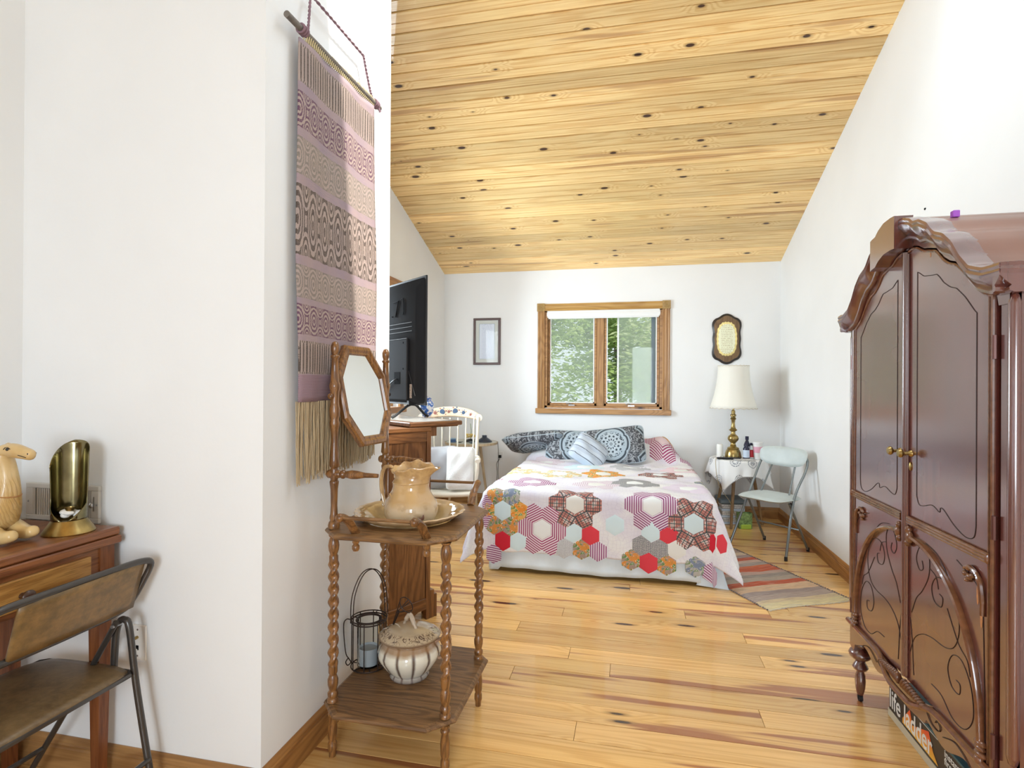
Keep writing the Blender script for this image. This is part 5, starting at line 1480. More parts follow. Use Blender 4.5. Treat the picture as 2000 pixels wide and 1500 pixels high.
for s in (-1, 1):
    MB().lathe([(0, 0), (.014, 0), (.019, .12), (.016, .25), (.020, .38), (.014, .50), (.018, .58), (.012, .65)], 12, M=Matrix.Translation((s * .285, .165, .43)) @ rotm(math.radians(-9), math.radians(s * 3.0), 0)).build('back_post', cr, rcx, smooth=True)
    MB().tube(catmull([(s * .30, .19, .70), (s * .325, .05, .71), (s * .33, -.12, .715), (s * .33, -.20, .705)], 5), [.018] * 5 + [.020] * 5 + [.030] * 4 + [.030] * 2, 10, flat=.6).build('arm', cr, rcx, smooth=True)
    MB().tube(catmull([(s * .33, -.17, .70), (s * .315, -.165, .56), (s * .29, -.16, .43)], 4), [.016, .017, .020, .022, .020, .017, .016, .014, .013], 10).build('arm_post', cr, rcx, smooth=True)
    for sy in (.02,): rtube('arm_spindle', [(s * .325, sy, .70), (s * .29, sy, .44)], .009, 8, 0)
    for y0_, y1_ in ((-.17, -.22), (.15, .20)):
        MB().lathe([(0, 0), (.013, 0), (.021, .12), (.014, .2), (.022, .28), (.015, .36), (0, .37)], 12, M=Matrix.Translation((s * .27, y1_, .05)) @ rotm(math.atan2(y1_ - y0_, .36), math.radians(-s * 4), 0)).build('leg', cr, rcx, smooth=True)
    MB().tube(catmull([(s * .272, -.40, .085), (s * .272, -.22, .035), (s * .272, .0, .016), (s * .272, .22, .030), (s * .272, .46, .10)], 6), .016, 8, flat=.8).build('rocker', M['ltwood'], rcx, smooth=True)
def rseat(u, v):
    x = -.30 + .60 * u; y = -.235 + .44 * v
    return (x * (1 - .08 * v), y, .425 + .03 * math.cos(v * PI) * (1 if v > .0 else 1) * -.5 + .012 * (2 * u - 1) ** 2)
MB().surf(rseat, 20, 14).build('seat', cr, rcx, smooth=True, thick=.035)
MB().tube([(-.27, -.20, .20), (.27, -.20, .20)], .010, 8).build('stretcher', cr, rcx, smooth=True)
cushion('throw_cushion', 'silver-grey satin cushion on the rocking chair, left of the fluffy one', None, (-1.715, 4.77, .630), (math.radians(-12), math.radians(-3), math.radians(14)), .34, .38, .13, M['silver_cush'], seed=5)
cushion('throw_cushion', 'white fluffy cushion standing on the right side of the rocking chair', None, (-1.500, 4.735, .635), (math.radians(-10), math.radians(2), math.radians(20)), .25, .38, .13, M['fur'], seed=6)

# ================================================================ picture and plaque on the back wall
pc = thing('framed_chart', 'small dark-framed print of fine blue text left of the far window', 'picture', (-1.664, YB, 1.888))
hw, hh = .163, .272
m = MB()
for a in ((-hw, hw, hh - .026, hh), (-hw, hw, -hh, -hh + .026), (-hw, -hw + .027, -hh + .026, hh - .026), (hw - .027, hw, -hh + .026, hh - .026)): m.box(a[0], a[1], -.022, 0, a[2], a[3])
m.build('frame', plain('dark_brown_frame', (.10, .055, .05), .4), pc, bevel=.003)
MB().box(-hw + .02, hw - .02, -.010, -.006, -hh + .02, hh - .02).build('mat_board', plain('grey_mat', (.66, .67, .62), .7), pc)
t = NT('blue_text_sheet', rough=.5); x, y, z = t.sep(t.coord())
ln = t.m_('GREATER_THAN', t.m_('SINE', t.m_('MULTIPLY', z, 420)), .35)
wd = t.m_('GREATER_THAN', t.noise(t.comb(t.m_('MULTIPLY', x, 130), 0, t.m_('MULTIPLY', z, 67)), 1, 1), .5)
inm = t.m_('LESS_THAN', t.m_('ABSOLUTE', x), .062)
t.set('color', t.mix(t.m_('MULTIPLY', t.m_('MULTIPLY', ln, wd), t.m_('MULTIPLY', inm, .45)), (.74, .78, .85), (.30, .33, .52)))
MB().box(-.090, .090, -.0115, -.010, -.205, .205).build('printed_sheet', t.m, pc)
m = MB()
for a in ((-.093, .093, .203, .2055), (-.093, .093, -.2055, -.203), (-.093, -.0905, -.203, .203), (.0905, .093, -.203, .203)): m.box(a[0], a[1], -.0125, -.010, a[2], a[3])
m.build('inner_border', plain('green_grey_line', (.25, .32, .32), .5), pc)
MB().box(-hw + .022, hw - .022, -.0155, -.0145, -hh + .022, hh - .022).build('glazing', M['glass'], pc)

pq = thing('wall_plaque', 'dark wooden plaque with scalloped gold text plate above the lamp', 'plaque', (.9735, YB, 1.885))
def shape(w, h, top, e=0):
    pts = [(0, h + top), (.28 * w, h + top * .80), (.55 * w, h + top * .30), (.80 * w, h), (.97 * w, h - .035), (w, h * .62), (.93 * w, h * .33), (.97 * w, .0), (.93 * w, -h * .33), (w, -h * .62), (.97 * w, -h + .035), (.80 * w, -h), (.55 * w, -h - top * .3), (.28 * w, -h - top * .8), (0, -h - top)]
    full = pts + [(-a, b) for a, b in reversed(pts[1:-1])]
    return [(p.x, p.y) for p in catmull([(a, b, 0) for a, b in full], 3, True)]
s1 = shape(.148, .215, .055); s2 = shape(.128, .197, .050)
n_ = len(s1)
vs = [(a, 0, b) for a, b in s1] + [(a, -.012, b) for a, b in s1] + [(a, -.022, b) for a, b in s2]
fs = [(i, (i + 1) % n_, (i + 1) % n_ + n_, i + n_) for i in range(n_)] + [(i + n_, (i + 1) % n_ + n_, (i + 1) % n_ + 2 * n_, i + 2 * n_) for i in range(n_)]
MB().add(vs, fs).build('bevelled_edge', plain('plaque_edge', (.025, .018, .015), .35), pq)
MB().prism(s2, 'y', -.0225, -.018).build('wooden_board', wood('plaque_wood', (.27, .15, .055), (.15, .075, .025), axis='z', rough=.4), pq)
gp = []
for k in range(120):
    a = 2 * PI * k / 120; c, s = math.cos(a), math.sin(a)
    ex = (abs(c) ** 2.6 + abs(s) ** 2.6) ** (-1 / 2.6); r = 1 + .028 * math.cos(22 * a)
    gp.append((.102 * c * ex * r, .180 * s * ex * r))
MB().prism(gp, 'y', -.0245, -.0225).build('gold_plate', plain('gold_foil', (.78, .64, .26), .25, metal=.55, var=.15, scale=12), pq)
gp2 = [(a * .82, b * .88) for a, b in gp]
t = NT('engraved_plate', rough=.3, metal=.3); x, y, z = t.sep(t.coord())
ln = t.m_('GREATER_THAN', t.m_('SINE', t.m_('MULTIPLY', z, 330)), .3); wd = t.m_('GREATER_THAN', t.noise(t.comb(t.m_('MULTIPLY', x, 120), 0, t.m_('MULTIPLY', z, 52)), 1, 1), .47)
inm = t.m_('LESS_THAN', t.m_('ABSOLUTE', x), .058)
t.set('color', t.mix(t.m_('MULTIPLY', t.m_('MULTIPLY', ln, wd), t.m_('MULTIPLY', inm, .6)), (.80, .80, .58), (.35, .25, .10)))
MB().prism(gp2, 'y', -.0252, -.0245).build('engraved_text_field', t.m, pq)

# ================================================================ right-hand lamp table
TC = (1.035, 5.895); TZ = .662
rt_ = thing('round_table', 'small round table on brown legs under a patterned cloth beside bed', 'table', (*TC, 0))
MB().lathe([(0, TZ - .022), (.245, TZ - .022), (.25, TZ - .015), (.25, TZ - .004), (.245, TZ), (0, TZ)], 40).build('round_top', M['legbrown'], rt_, smooth=True)
for a in (-115, 5, 150):
    c, s = math.cos(math.radians(a)), math.sin(math.radians(a))
    MB().tube([(.12 * c, .12 * s, TZ - .02), (.235 * c, .235 * s, 0)], [.019, .0125], 12).build('leg', M['legbrown'], rt_, smooth=True)
def tcloth_mat():
    t = NT('grey_medallion_cloth', rough=.8); uv = t.coord('UV')
    x, y, z = t.sep(uv)
    v = t.vor(uv, 6.2, rand=.55); c_ = t.sep(t.vor(uv, 6.2, out='Color', rand=.55))[0]
    vv = t.m_('MULTIPLY', v, 1.0)
    rings = t.m_('GREATER_THAN', t.m_('SINE', t.m_('MULTIPLY', vv, 60)), -.25)
    dd = t.map(t.noise(uv, 120, 1), .40, .55)
    lim = t.m_('LESS_THAN', vv, .40)
    dark = t.mix(c_, (.05, .06, .08), (.30, .34, .42))
    t.set('color', t.mix(t.m_('MULTIPLY', t.m_('MULTIPLY', rings, lim), t.m_('MULTIPLY', dd, .9)), (.80, .80, .79), dark))
    return t.m
tc = thing('tablecloth', 'white square cloth with grey medallions draped over the lamp table', 'tablecloth', (*TC, 0))
vs, uvs, fs = [], [], []
NC = 70; S_ = .415; ra = math.radians(12)
for j in range(NC + 1):
    for i in range(NC + 1):
        u = -S_ + 2 * S_ * i / NC; v = -S_ + 2 * S_ * j / NC
        x = u * math.cos(ra) - v * math.sin(ra); y = u * math.sin(ra) + v * math.cos(ra)
        d = math.hypot(x, y); a = math.atan2(y, x); R0 = .253
        if d <= R0: p = (x, y, TZ + .004)
        else:
            q = d - R0; arc = .02
            cn = abs(math.sin(2 * (a - ra))) ** 2
            fold = .045 * math.sin(a * 9 + .6) * min(1, q / .10) * (1 - .35 * cn) + .02 * math.sin(a * 17) * min(1, q / .12)
            rr = R0 + min(q, arc) * .8 + max(0, q - arc) * (.20 + fold * 2.2)
            zz = TZ + .004 - min(q, arc) * .5 - max(0, q - arc) * .93
            p = (rr * math.cos(a), rr * math.sin(a), zz)
        vs.append(p); uvs.append((u, v))
for j in range(NC):
    for i in range(NC): fs.append((j * (NC + 1) + i, j * (NC + 1) + i + 1, (j + 1) * (NC + 1) + i + 1, (j + 1) * (NC + 1) + i))
uvbuild('cloth', tcloth_mat(), tc, None, fs, vs, uvs, .003)
CZ = TZ + .0065
lp = thing('table_lamp', 'tall brass table lamp with ivory bell shade in the far right corner', 'lamp', (.985, 5.885, CZ))
MB().lathe([(.0, 0), (.078, 0), (.079, .006), (.076, .03), (.072, .055), (.062, .078), (.055, .085), (.058, .092), (.052, .102), (.034, .108), (.027, .118), (.031, .124), (.024, .130), (.022, .145), (.034, .158), (.050, .178), (.053, .195), (.046, .214), (.030, .228), (.020, .240), (.021, .262), (.034, .270), (.040, .278), (.028, .288),
               (.020, .305), (.016, .345), (.020, .378), (.026, .384), (.030, .390), (.022, .398), (.020, .412), (.028, .418), (.028, .430), (.018, .436), (.018, .470), (.010, .474), (.010, .56), (0, .56)], 32, caps=False).build('brass_stem', M['brass'], lp, smooth=True)
def shade(u, v):
    a = 2 * PI * u
    z = .500 + .415 * v
    r = .148 + .075 * (1 - v) ** 2.0
    seam = 1 - .012 * abs(math.cos(4 * a))
    sc = -.010 * (math.cos(24 * a) * .5 + .5) if v == 0 else (.006 * (math.cos(24 * a) * .5 + .5) if v == 1 else 0)
    return (r * seam * math.cos(a), r * seam * math.sin(a), z + sc)
MB().surf(shade, 96, 14).build('lamp_shade', M['shade'], lp, smooth=True, thick=.003)
shb = plain('shade_braid', (.66, .60, .48), .8)
for v in (0, 1):
    MB().tube([shade(k / 96, v) for k in range(96)], .003, 6, closed=True).build('shade_trim', shb, lp, smooth=True)
m = MB().box(-.004, .004, -.004, .004, .46, .50)
m.build('socket', M['brass'], lp)
MB().tube(catmull([(-.075, .0, .01), (-.14, -.10, .012), (-.19, -.18, -.02), (-.16, -.20, -.25), (-.05, -.18, -.42), (.02, -.10, -.60), (.10, .10, -.655)], 6), .0028, 6).build('cord', plain('gold_cord', (.42, .34, .18), .5), lp, smooth=True)

tag(MB().lathe([(0, 0), (.030, 0), (.031, .004), (.031, .125), (.026, .135), (0, .136)], 24, caps=False).build('pillar_candle', M['candle'], None, smooth=True, loc=(.853, 5.84, CZ)), 'white pillar candle standing left of the brass lamp', 'candle')
o = thing('remote_control', 'black remote control lying in front of the brass lamp base', 'remote', (.92, 5.745, CZ), math.radians(4))
MB().box(-.11, .11, -.022, .022, 0, .016).build('case', M['black'], o, bevel=.005)
m = MB()
for k in range(8):
    for j in (-1, 0, 1): m.box(-.095 + k * .022, -.085 + k * .022, j * .012 - .003, j * .012 + .003, .016, .018)
m.build('buttons', plain('grey_buttons', (.12, .12, .13), .5), o)
def bottle(x, y, h, r, glass, lab, label, cap=M['navy']):
    o = thing('medicine_bottle', label, 'bottle', (x, y, CZ), 0)
    MB().lathe([(0, 0), (r, 0), (r * 1.02, .006), (r, h * .62), (r * .5, h * .78), (r * .42, h * .82), (r * .42, h * .9), (0, h * .9)], 24, caps=False).build('glass_body', glass, o, smooth=True)
    MB().lathe([(0, h * .84), (r * .56, h * .84), (r * .56, h), (0, h)], 20).build('screw_cap', cap, o, smooth=True)
    MB().lathe([(r * 1.03, h * .10), (r * 1.035, h * .12), (r * 1.035, h * .52), (r * 1.03, h * .54)], 24, caps=False).build('paper_label', lab, o, smooth=True)
bottle(1.093, 5.80, .165, .030, M['navy'], M['bluelab'], 'dark bottle with pale blue label right of the brass lamp')
bottle(1.118, 5.90, .215, .030, M['navy'], M['bluelab'], 'tallest dark bottle, standing behind the one with pale blue label')
bottle(1.150, 5.85, .155, .026, M['clear'], M['redlab'], 'clear bottle with red label next to the travel cup')
o = thing('travel_cup', 'white travel cup with pink sleeve at the right of the lamp table', 'cup', (1.203, 5.82, CZ))
MB().lathe([(0, 0), (.034, 0), (.036, .004), (.047, .150), (.046, .152), (0, .152)], 28, caps=False).build('cup_body', M['white'], o, smooth=True)
MB().lathe([(.0405, .065), (.042, .066), (.0465, .122), (.0455, .124)], 28, caps=False).build('sleeve', M['pink'], o, smooth=True)
MB().lathe([(0, .150), (.049, .150), (.050, .156), (.047, .168), (0, .170)], 28, caps=False).build('cup_lid', M['white'], o, smooth=True)
tag(MB().box(-.09, .09, -.05, .05, 0, .008).build('notepad', M['print'], None, bevel=.001, loc=(1.06, 5.71, CZ), rot=(0, 0, .25)), 'thin notepad at the front edge of the lamp table', 'notepad')
# things on the floor under the lamp table
for i, (z, nm, mat, lb, dx) in enumerate(((0, 'magazine_stack', M['print'], 'pile of papers on the floor under the lamp table', 0), )):
    o = thing(nm, lb, 'papers', (.985, 6.02, 0), .15)
    for k in range(9):
        MB().box(-.12 + random.uniform(-.008, .008), .10, -.13, .13, k * .022, k * .022 + .020).build('magazine', mat if k % 3 else M['bluelab'], o, bevel=.002)
tag(MB().box(-.12, .12, -.13, .13, 0, .045).build('storage_case', M['grey'], None, bevel=.01, loc=(.975, 6.02, .200), rot=(0, 0, .1)), 'slate grey case on top of the papers under the lamp table', 'case')
o = thing('gift_bag', 'green printed bag standing on the floor behind the table leg', 'bag', (1.07, 5.76, 0), .2)
MB().add([(-.06, -.04, 0), (.06, -.04, 0), (.06, .04, 0), (-.06, .04, 0), (-.065, -.03, .15), (.065, -.03, .15), (.065, .03, .15), (-.065, .03, .15)], [(0, 3, 2, 1), (0, 1, 5, 4), (1, 2, 6, 5), (2, 3, 7, 6), (3, 0, 4, 7)]).build('bag_body', M['greenp'], o, thick=.002)
MB().box(-.05, .05, -.052, -.041, .0, .045).build('lime_pouch', M['lime'], o, bevel=.008)

# ================================================================ grey-green folding chair
gc = thing('folding_chair', 'pale grey vinyl folding chair with metal tube legs in the far right corner', 'chair', (1.155, 5.07, 0))
# four feet in world coordinates
Af, Bf, Cf, Df = Vector((.83, 5.10, 0)), Vector((1.168, 5.364, 0)), Vector((1.192, 4.745, 0)), Vector((1.443, 5.067, 0))
O_ = Vector((1.155, 5.07, 0))
fwd_ = ((Af + Cf) / 2 - (Bf + Df) / 2).normalized(); sd = Vector((-fwd_.y, fwd_.x, 0))       # fwd_: towards the sitter's front; sd: to one side
if sd.dot(Cf - Af) < 0: sd = -sd
ctr_ = (Af + Bf + Cf + Df) / 4 - O_
def G(f, s, z): return ctr_ + fwd_ * f + sd * s + Vector((0, 0, z))
hwid = ((Cf - Af).length / 2 + (Df - Bf).length / 2) / 2
tbm = M['chairtube']
for s in (-1, 1):
    foot_f = (Af if s < 0 else Cf) - O_; foot_r = (Bf if s < 0 else Df) - O_
    p = catmull([foot_f + Vector((0, 0, .012)), G(.02, s * .205, .44), G(-.13, s * .212, .66), G(-.185, s * .205, .745), G(-.19, s * .185, .785)], 6)
    MB().tube(p, .0105, 10).build('front_leg', tbm, gc, smooth=True)
    MB().tube([foot_r + Vector((0, 0, .012)), G(.055, s * .19, .425)], .010, 10).build('rear_leg', tbm, gc, smooth=True)
    MB().tube([G(-.03, s * .13, .44), G(-.19, s * .10, .735)], .008, 8).build('back_strut', tbm, gc, smooth=True)
    for ft in (foot_f, foot_r): MB().lathe([(0, 0), (.013, 0), (.013, .03), (.011, .034), (0, .034)], 12).build('rubber_foot', M['rubber'], gc, smooth=True, loc=ft)
    MB().tube([G(.012, s * .20, .40), G(.05, s * .20, .43)], .007, 8).build('hinge', M['black'], gc, smooth=True)
MB().tube([(Bf - O_) * .55 + G(.055, -.19, .425) * .45, (Df - O_) * .55 + G(.055, .19, .425) * .45], .007, 8).build('stretcher', tbm, gc, smooth=True)
def pad(c_, ux, uy, un, w, h, th, bow, name, mat, taper=0., e=4.0):
    n = 20; vs = []; fs = []
    for side in (1, -1):
        k0 = len(vs)
        for j in range(n + 1):
            for i in range(n + 1):
                u = 2 * i / n - 1; v = 2 * j / n - 1
                # squircle mapping
                m_ = max(abs(u), abs(v)); l_ = (abs(u) ** e + abs(v) ** e) ** (1 / e)
                k_ = m_ / l_ if l_ > 0 else 1
                uu, vv = u * k_, v * k_
                t_ = (1 - m_ ** 5) ** .5 if m_ < 1 else 0
                vs.append(c_ + ux * (uu * w / 2 * (1 - taper * vv)) + uy * (vv * h / 2) + un * (side * th / 2 * t_ + bow * uu * uu))
        for j in range(n):
            for i in range(n):
                q = (k0 + j * (n + 1) + i, k0 + j * (n + 1) + i + 1, k0 + (j + 1) * (n + 1) + i + 1, k0 + (j + 1) * (n + 1) + i)
                fs.append(q if side > 0 else tuple(reversed(q)))
    return MB().add(vs, fs).build(name, mat, gc, smooth=True)
pad(G(.045, 0, .455), sd, fwd_, Vector((0, 0, 1)), .42, .40, .045, -.006, 'seat', M['vinyl'], .05)
bn = (fwd_ * .97 + Vector((0, 0, .25))).normalized(); bup = (Vector((0, 0, 1)) - fwd_ * .25).normalized()
pad(G(-.185, 0, .775), sd, bup, bn, .43, .17, .030, .028, 'backrest', M['vinyl'], -.04, 3.2)

# ================================================================ rag rug
def rugmat():
    t = NT('striped_rag_rug', rough=.95)
    x, y, z = t.sep(t.coord('UV'))
    w = t.noise(t.comb(t.m_('MULTIPLY', x, 6), t.m_('MULTIPLY', y, 12), 0), 1, 3)
    yy = t.m_('ADD', y, t.m_('MULTIPLY', t.m_('SUBTRACT', w, .5), .03))
    cr_ = t.n.new('ShaderNodeValToRGB'); t.put(cr_, 0, t.m_('DIVIDE', yy, 1.22)); cr_.color_ramp.interpolation = 'CONSTANT'
    S = [(0, (0.900, 0.756, 0.426)), (.06, (0.837, 0.659, 0.403)), (.10, (0.567, 0.439, 0.370)), (.16, (0.459, 0.354, 0.314)), (.21, (0.891, 0.598, 0.370)), (.29, (0.648, 0.128, 0.056)), (.345, (0.540, 0.439, 0.347)), (.41, (0.405, 0.342, 0.291)), (.455, (0.621, 0.415, 0.336)), (.50, (0.675, 0.134, 0.056)), (.58, (0.743, 0.195, 0.078)), (.605, (0.486, 0.390, 0.336)), (.655, (0.756, 0.537, 0.426)),
         (.70, (0.661, 0.134, 0.067)), (.755, (0.459, 0.329, 0.302)), (.80, (0.810, 0.610, 0.426)), (.86, (0.540, 0.366, 0.291)), (.93, (0.378, 0.268, 0.246))]
    el = cr_.color_ramp.elements
    el[0].position = 0; el[0].color = (*S[0][1], 1); el[1].position = S[1][0]; el[1].color = (*S[1][1], 1)
    for p, c in S[2:]:
        e = el.new(p); e.color = (*c, 1)
    st = t.noise(t.comb(t.m_('MULTIPLY', x, 9), t.m_('MULTIPLY', y, 140), 0), 1, 3, .6)
    col = t.mix(t.map(st, .48, .66, 0, .45), cr_.outputs[0], (.20, .13, .13))
    col = t.mix(t.map(t.noise(t.comb(t.m_('MULTIPLY', x, 7), t.m_('MULTIPLY', y, 110), 7), 1, 2), .55, .7, 0, .5), col, (.74, .68, .55))
    wp = t.m_('SINE', t.m_('MULTIPLY', x, 900))
    t.set('color', t.mix(t.map(wp, .3, 1, 0, .18), col, (.1, .06, .05)))
    t.bump(t.m_('ADD', st, t.m_('MULTIPLY', t.m_('SINE', t.m_('MULTIPLY', y, 700)), .4)), .8, .006)
    return t.m
P0 = Vector((.821, 3.667)); ru = Vector((.575, .310)).normalized(); rv = Vector((-.310 * 1.0, .575)).normalized()
RWd, RLn = .655, 1.18
rg_ = thing('rag_rug', 'striped rag rug in rust red and beige between bed and armoire', 'rug', (*(P0 + ru * RWd / 2 + rv * RLn / 2), 0))
c2 = P0 + ru * RWd / 2 + rv * RLn / 2
vs, uvs, fs = [], [], []
rr_ = random.Random(5)
NX, NY = 26, 70
for side in (1, 0):
    for j in range(NY + 1):
        jl = rr_.uniform(-.004, .004); jr = rr_.uniform(-.004, .004)
        for i in range(NX + 1):
            u = RWd * i / NX; v = RLn * j / NY
            e = jl * (1 - i / NX) + jr * i / NX
            p = P0 + ru * (u + e) + rv * (v + .010 * math.sin(u * 9)) - c2
            edge = i in (0, NX) or j in (0, NY)
            vs.append((p.x, p.y, (.0065 + .0018 * math.sin(v * 30 + u * 5) + .0012 * math.sin(u * 25)) if side and not edge else .0008)); uvs.append((u, v))
nn = (NX + 1) * (NY + 1)
for j in range(NY):
    for i in range(NX): fs.append((j * (NX + 1) + i, j * (NX + 1) + i + 1, (j + 1) * (NX + 1) + i + 1, (j + 1) * (NX + 1) + i))
uvbuild('woven_field', rugmat(), rg_, None, fs, vs[:nn], uvs[:nn])
m = MB()
for k in range(90):
    for v, s in ((0, -1), (RLn, 1)):
        u = RWd * (k + .5) / 90
        a = P0 + ru * u + rv * (v + .010 * math.sin(u * 9)) - c2; b = a + rv * s * rr_.uniform(.008, .018) + ru * rr_.uniform(-.004, .004)
        m.tube([(a.x, a.y, .004), (b.x, b.y, .002)], .0018, 4)
stuff(m.build('end_fringe', plain('rug_fringe', (.62, .55, .44), .95), rg_))
m = MB()
for k in range(64):
    v = RLn * (k + .5) / 64
    for u in (0, RWd):
        a = P0 + ru * (u + rr_.uniform(-.003, .003)) + rv * v - c2
        m.ball((a.x, a.y, .004), .007, .008, .004, 6)
stuff(m.build('selvedge', plain('rug_selvedge', (.24, .19, .18), .95, var=.6, scale=40), rg_))

# ================================================================ armoire
AX = .955
YA0, YA1, YC = 1.668, 2.738, 2.216
ar = thing('armoire', 'dark red mahogany two-door armoire with serpentine crest, right foreground', 'armoire', (1.225, 2.20, 0))
ox, oy = -1.225, -2.20
def ab(name, mat, x0, x1, y0, y1, z0, z1, bev=.002, par=None): return MB().box(x0 + ox, x1 + ox, y0 + oy, y1 + oy, z0, z1).build(name, mat, par or ar, bevel=bev)
BK = 1.480
# serpentine crest: (y, z) on the far half, mirrored about YC
half = [(0, 1.975), (.055, 1.972), (.105, 1.955), (.125, 1.940), (.165, 1.935), (.215, 1.910), (.245, 1.880), (.262, 1.868), (.310, 1.850), (.355, 1.815), (.395, 1.765), (.440, 1.725), (.500, 1.706), (.545, 1.704)]
crest_ = [(YC + a, b) for a, b in reversed(half)] + [(YC - a, b) for a, b in half[1:]]
crest_c = crest_
def crz(y, dz=0, src=crest_c):
    s = sorted(src)
    y = min(max(y, s[0][0]), s[-1][0])
    for i in range(len(s) - 1):
        if s[i][0] <= y <= s[i + 1][0]:
            f = (y - s[i][0]) / (s[i + 1][0] - s[i][0] + 1e-9); return s[i][1] * (1 - f) + s[i + 1][1] * f + dz
ysmp = [YA0 - .008 + (YA1 - YA0 + .016) * k / 72 for k in range(73)]
# carcass
ab('side_panel', M['mah'], AX + .012, BK, YA1 - .022, YA1, .30, 1.66)
ab('side_panel', M['mah'], AX + .012, BK, YA0, YA0 + .022, .30, 1.66)
ab('back_panel', M['mah'], BK - .012, BK, YA0 + .022, YA1 - .022, .30, 1.66)
ab('bottom_board', M['mah'], AX + .02, BK - .012, YA0 + .022, YA1 - .022, .335, .355)
for y0_ in (YA0, YA1):
    s = 1 if y0_ == YA0 else -1
    m = MB(); a, b = sorted((y0_, y0_ + s * .045))
    m.box(AX + ox + .001, AX + .022 + ox, a + oy, b + oy, .30, 1.70).build('front_stile', M['mah'], ar, bevel=.001)
    m = MB(); m.lathe([(0, .40), (.010, .41), (.014, .43), (.014, 1.60), (.010, 1.62), (0, 1.635)], 16, M=Matrix.Translation((AX + .008 + ox, y0_ + s * .004 + oy, 0)))
    m.build('corner_bead', M['mah'], ar, smooth=True)
# arched front board between door tops and crest
dtop = [(YC + a, b) for a, b in [(.492, 1.633), (.455, 1.640), (.40, 1.672), (.35, 1.722), (.305, 1.755), (.27, 1.765), (.235, 1.785), (.195, 1.822), (.14, 1.836), (.115, 1.840), (.075, 1.860), (.035, 1.868), (0, 1.860)]]
dfull = dtop + [(2 * YC - a, b) for a, b in reversed(dtop[:-1])]
DY0, DY1 = YC - .492, YC + .492
def dz(y):
    s = sorted(dfull); y = min(max(y, s[0][0]), s[-1][0])
    for i in range(len(s) - 1):
        if s[i][0] <= y <= s[i + 1][0]:
            f = (y - s[i][0]) / (s[i + 1][0] - s[i][0] + 1e-9); return s[i][1] * (1 - f) + s[i + 1][1] * f
N_ = 96
m = MB()
ysA = [YA0 + .002 + (YA1 - YA0 - .004) * k / N_ for k in range(N_ + 1)]
vs = []
for y in ysA:
    lo = dz(y) + .006 if DY0 < y < DY1 else 1.60
    hi = crz(y, -.01)
    for x in (AX - .004, AX + .02): vs += [(x + ox, y + oy, lo), (x + ox, y + oy, hi)]
fs = []
for i in range(N_):
    a = i * 4; b = a + 4
    fs += [(a, a + 1, b + 1, b), (a + 2, b + 2, b + 3, a + 3), (a, b, b + 2, a + 2), (a + 1, a + 3, b + 3, b + 1)]
m.add(vs, fs).build('arched_front_board', M['mah'], ar, smooth=True)
# swept crest moulding following the curve
prof_m = [(-.012, -.034), (-.022, -.030), (-.024, -.022), (-.018, -.016), (-.030, -.006), (-.044, .010), (-.048, .020), (-.044, .027), (-.048, .034), (-.044, .042), (.0, .044), (.03, .040), (.03, -.034)]
NP = len(prof_m); ysB = [YA0 - .030 + (YA1 - YA0 + .060) * k / 120 for k in range(121)]
vs = []; fs = []
for k, y in enumerate(ysB):
    z = crz(y, -.045)
    for (dx, dz_) in prof_m: vs.append((AX + dx + ox, y + oy, z + dz_))
for k in range(120):
    for j in range(NP): fs.append((k * NP + j, k * NP + (j + 1) % NP, (k + 1) * NP + (j + 1) % NP, (k + 1) * NP + j))
fs.append(tuple(range(NP))); fs.append(tuple(reversed([120 * NP + j for j in range(NP)])))
MB().add(vs, fs).build('crest_moulding', M['mah'], ar, auto=.6)
# raised block at the centre of the crest
mb = MB()
pts = [(y, crz(y, .010)) for y in [YC - .03 + .20 * k / 14 for k in range(15)]]
low_ = [(y, crz(y, -.105)) for y in [YC - .03 + .20 * k / 14 for k in range(14, -1, -1)]]
mb.prism([(a + oy, b) for a, b in pts + low_], 'x', AX - .060 + ox, AX + ox)
mb.build('crest_block', M['mah'], ar, auto=.6)
# side cornices
for y0_, s in ((YA0, -1), (YA1, 1)):
    m = MB()
    m.prism([(y0_ + oy + s * a, 1.66 + b) for a, b in [(0, -.034), (.010, -.030), (.012, -.020), (.008, -.014), (.018, -.004), (.030, .012), (.034, .024), (.030, .032), (.034, .040), (0, .044)]], 'x', AX - .044 + ox, BK + ox)
    m.build('side_cornice', M['mah'], ar)
# curved roof running back
m = MB(); vs = []
ysC = [YA0 - .02 + (YA1 - YA0 + .04) * k / 90 for k in range(91)]
for y in ysC:
    z = crz(y, -.004)
    vs += [(AX + .0 + ox, y + oy, z), (BK + ox, y + oy, z), (AX + ox, y + oy, z - .012), (BK + ox, y + oy, z - .012)]
fs = []
for i in range(90):
    a = i * 4; b = a + 4
    fs += [(a, b, b + 1, a + 1), (a + 2, a + 3, b + 3, b + 2), (a, a + 2, b + 2, b), (a + 1, b + 1, b + 3, a + 3)]
m.add(vs, fs).build('arched_roof', plain('paler_roof_wood', (.24, .12, .085), .42, coat=.2, var=.2, scale=5), ar, smooth=True)  # roof in a paler brown than the carcass
m = MB(); vs = []
for y in ysA: vs += [(BK - .012 + ox, y + oy, 1.655), (BK - .012 + ox, y + oy, crz(y, -.01)), (BK + ox, y + oy, 1.655), (BK + ox, y + oy, crz(y, -.01))]
fs = [q for i in range(N_) for q in ((i * 4, i * 4 + 4, i * 4 + 5, i * 4 + 1), (i * 4 + 2, i * 4 + 3, i * 4 + 7, i * 4 + 6))]
m.add(vs, fs).build('back_gable', M['mah'], ar)
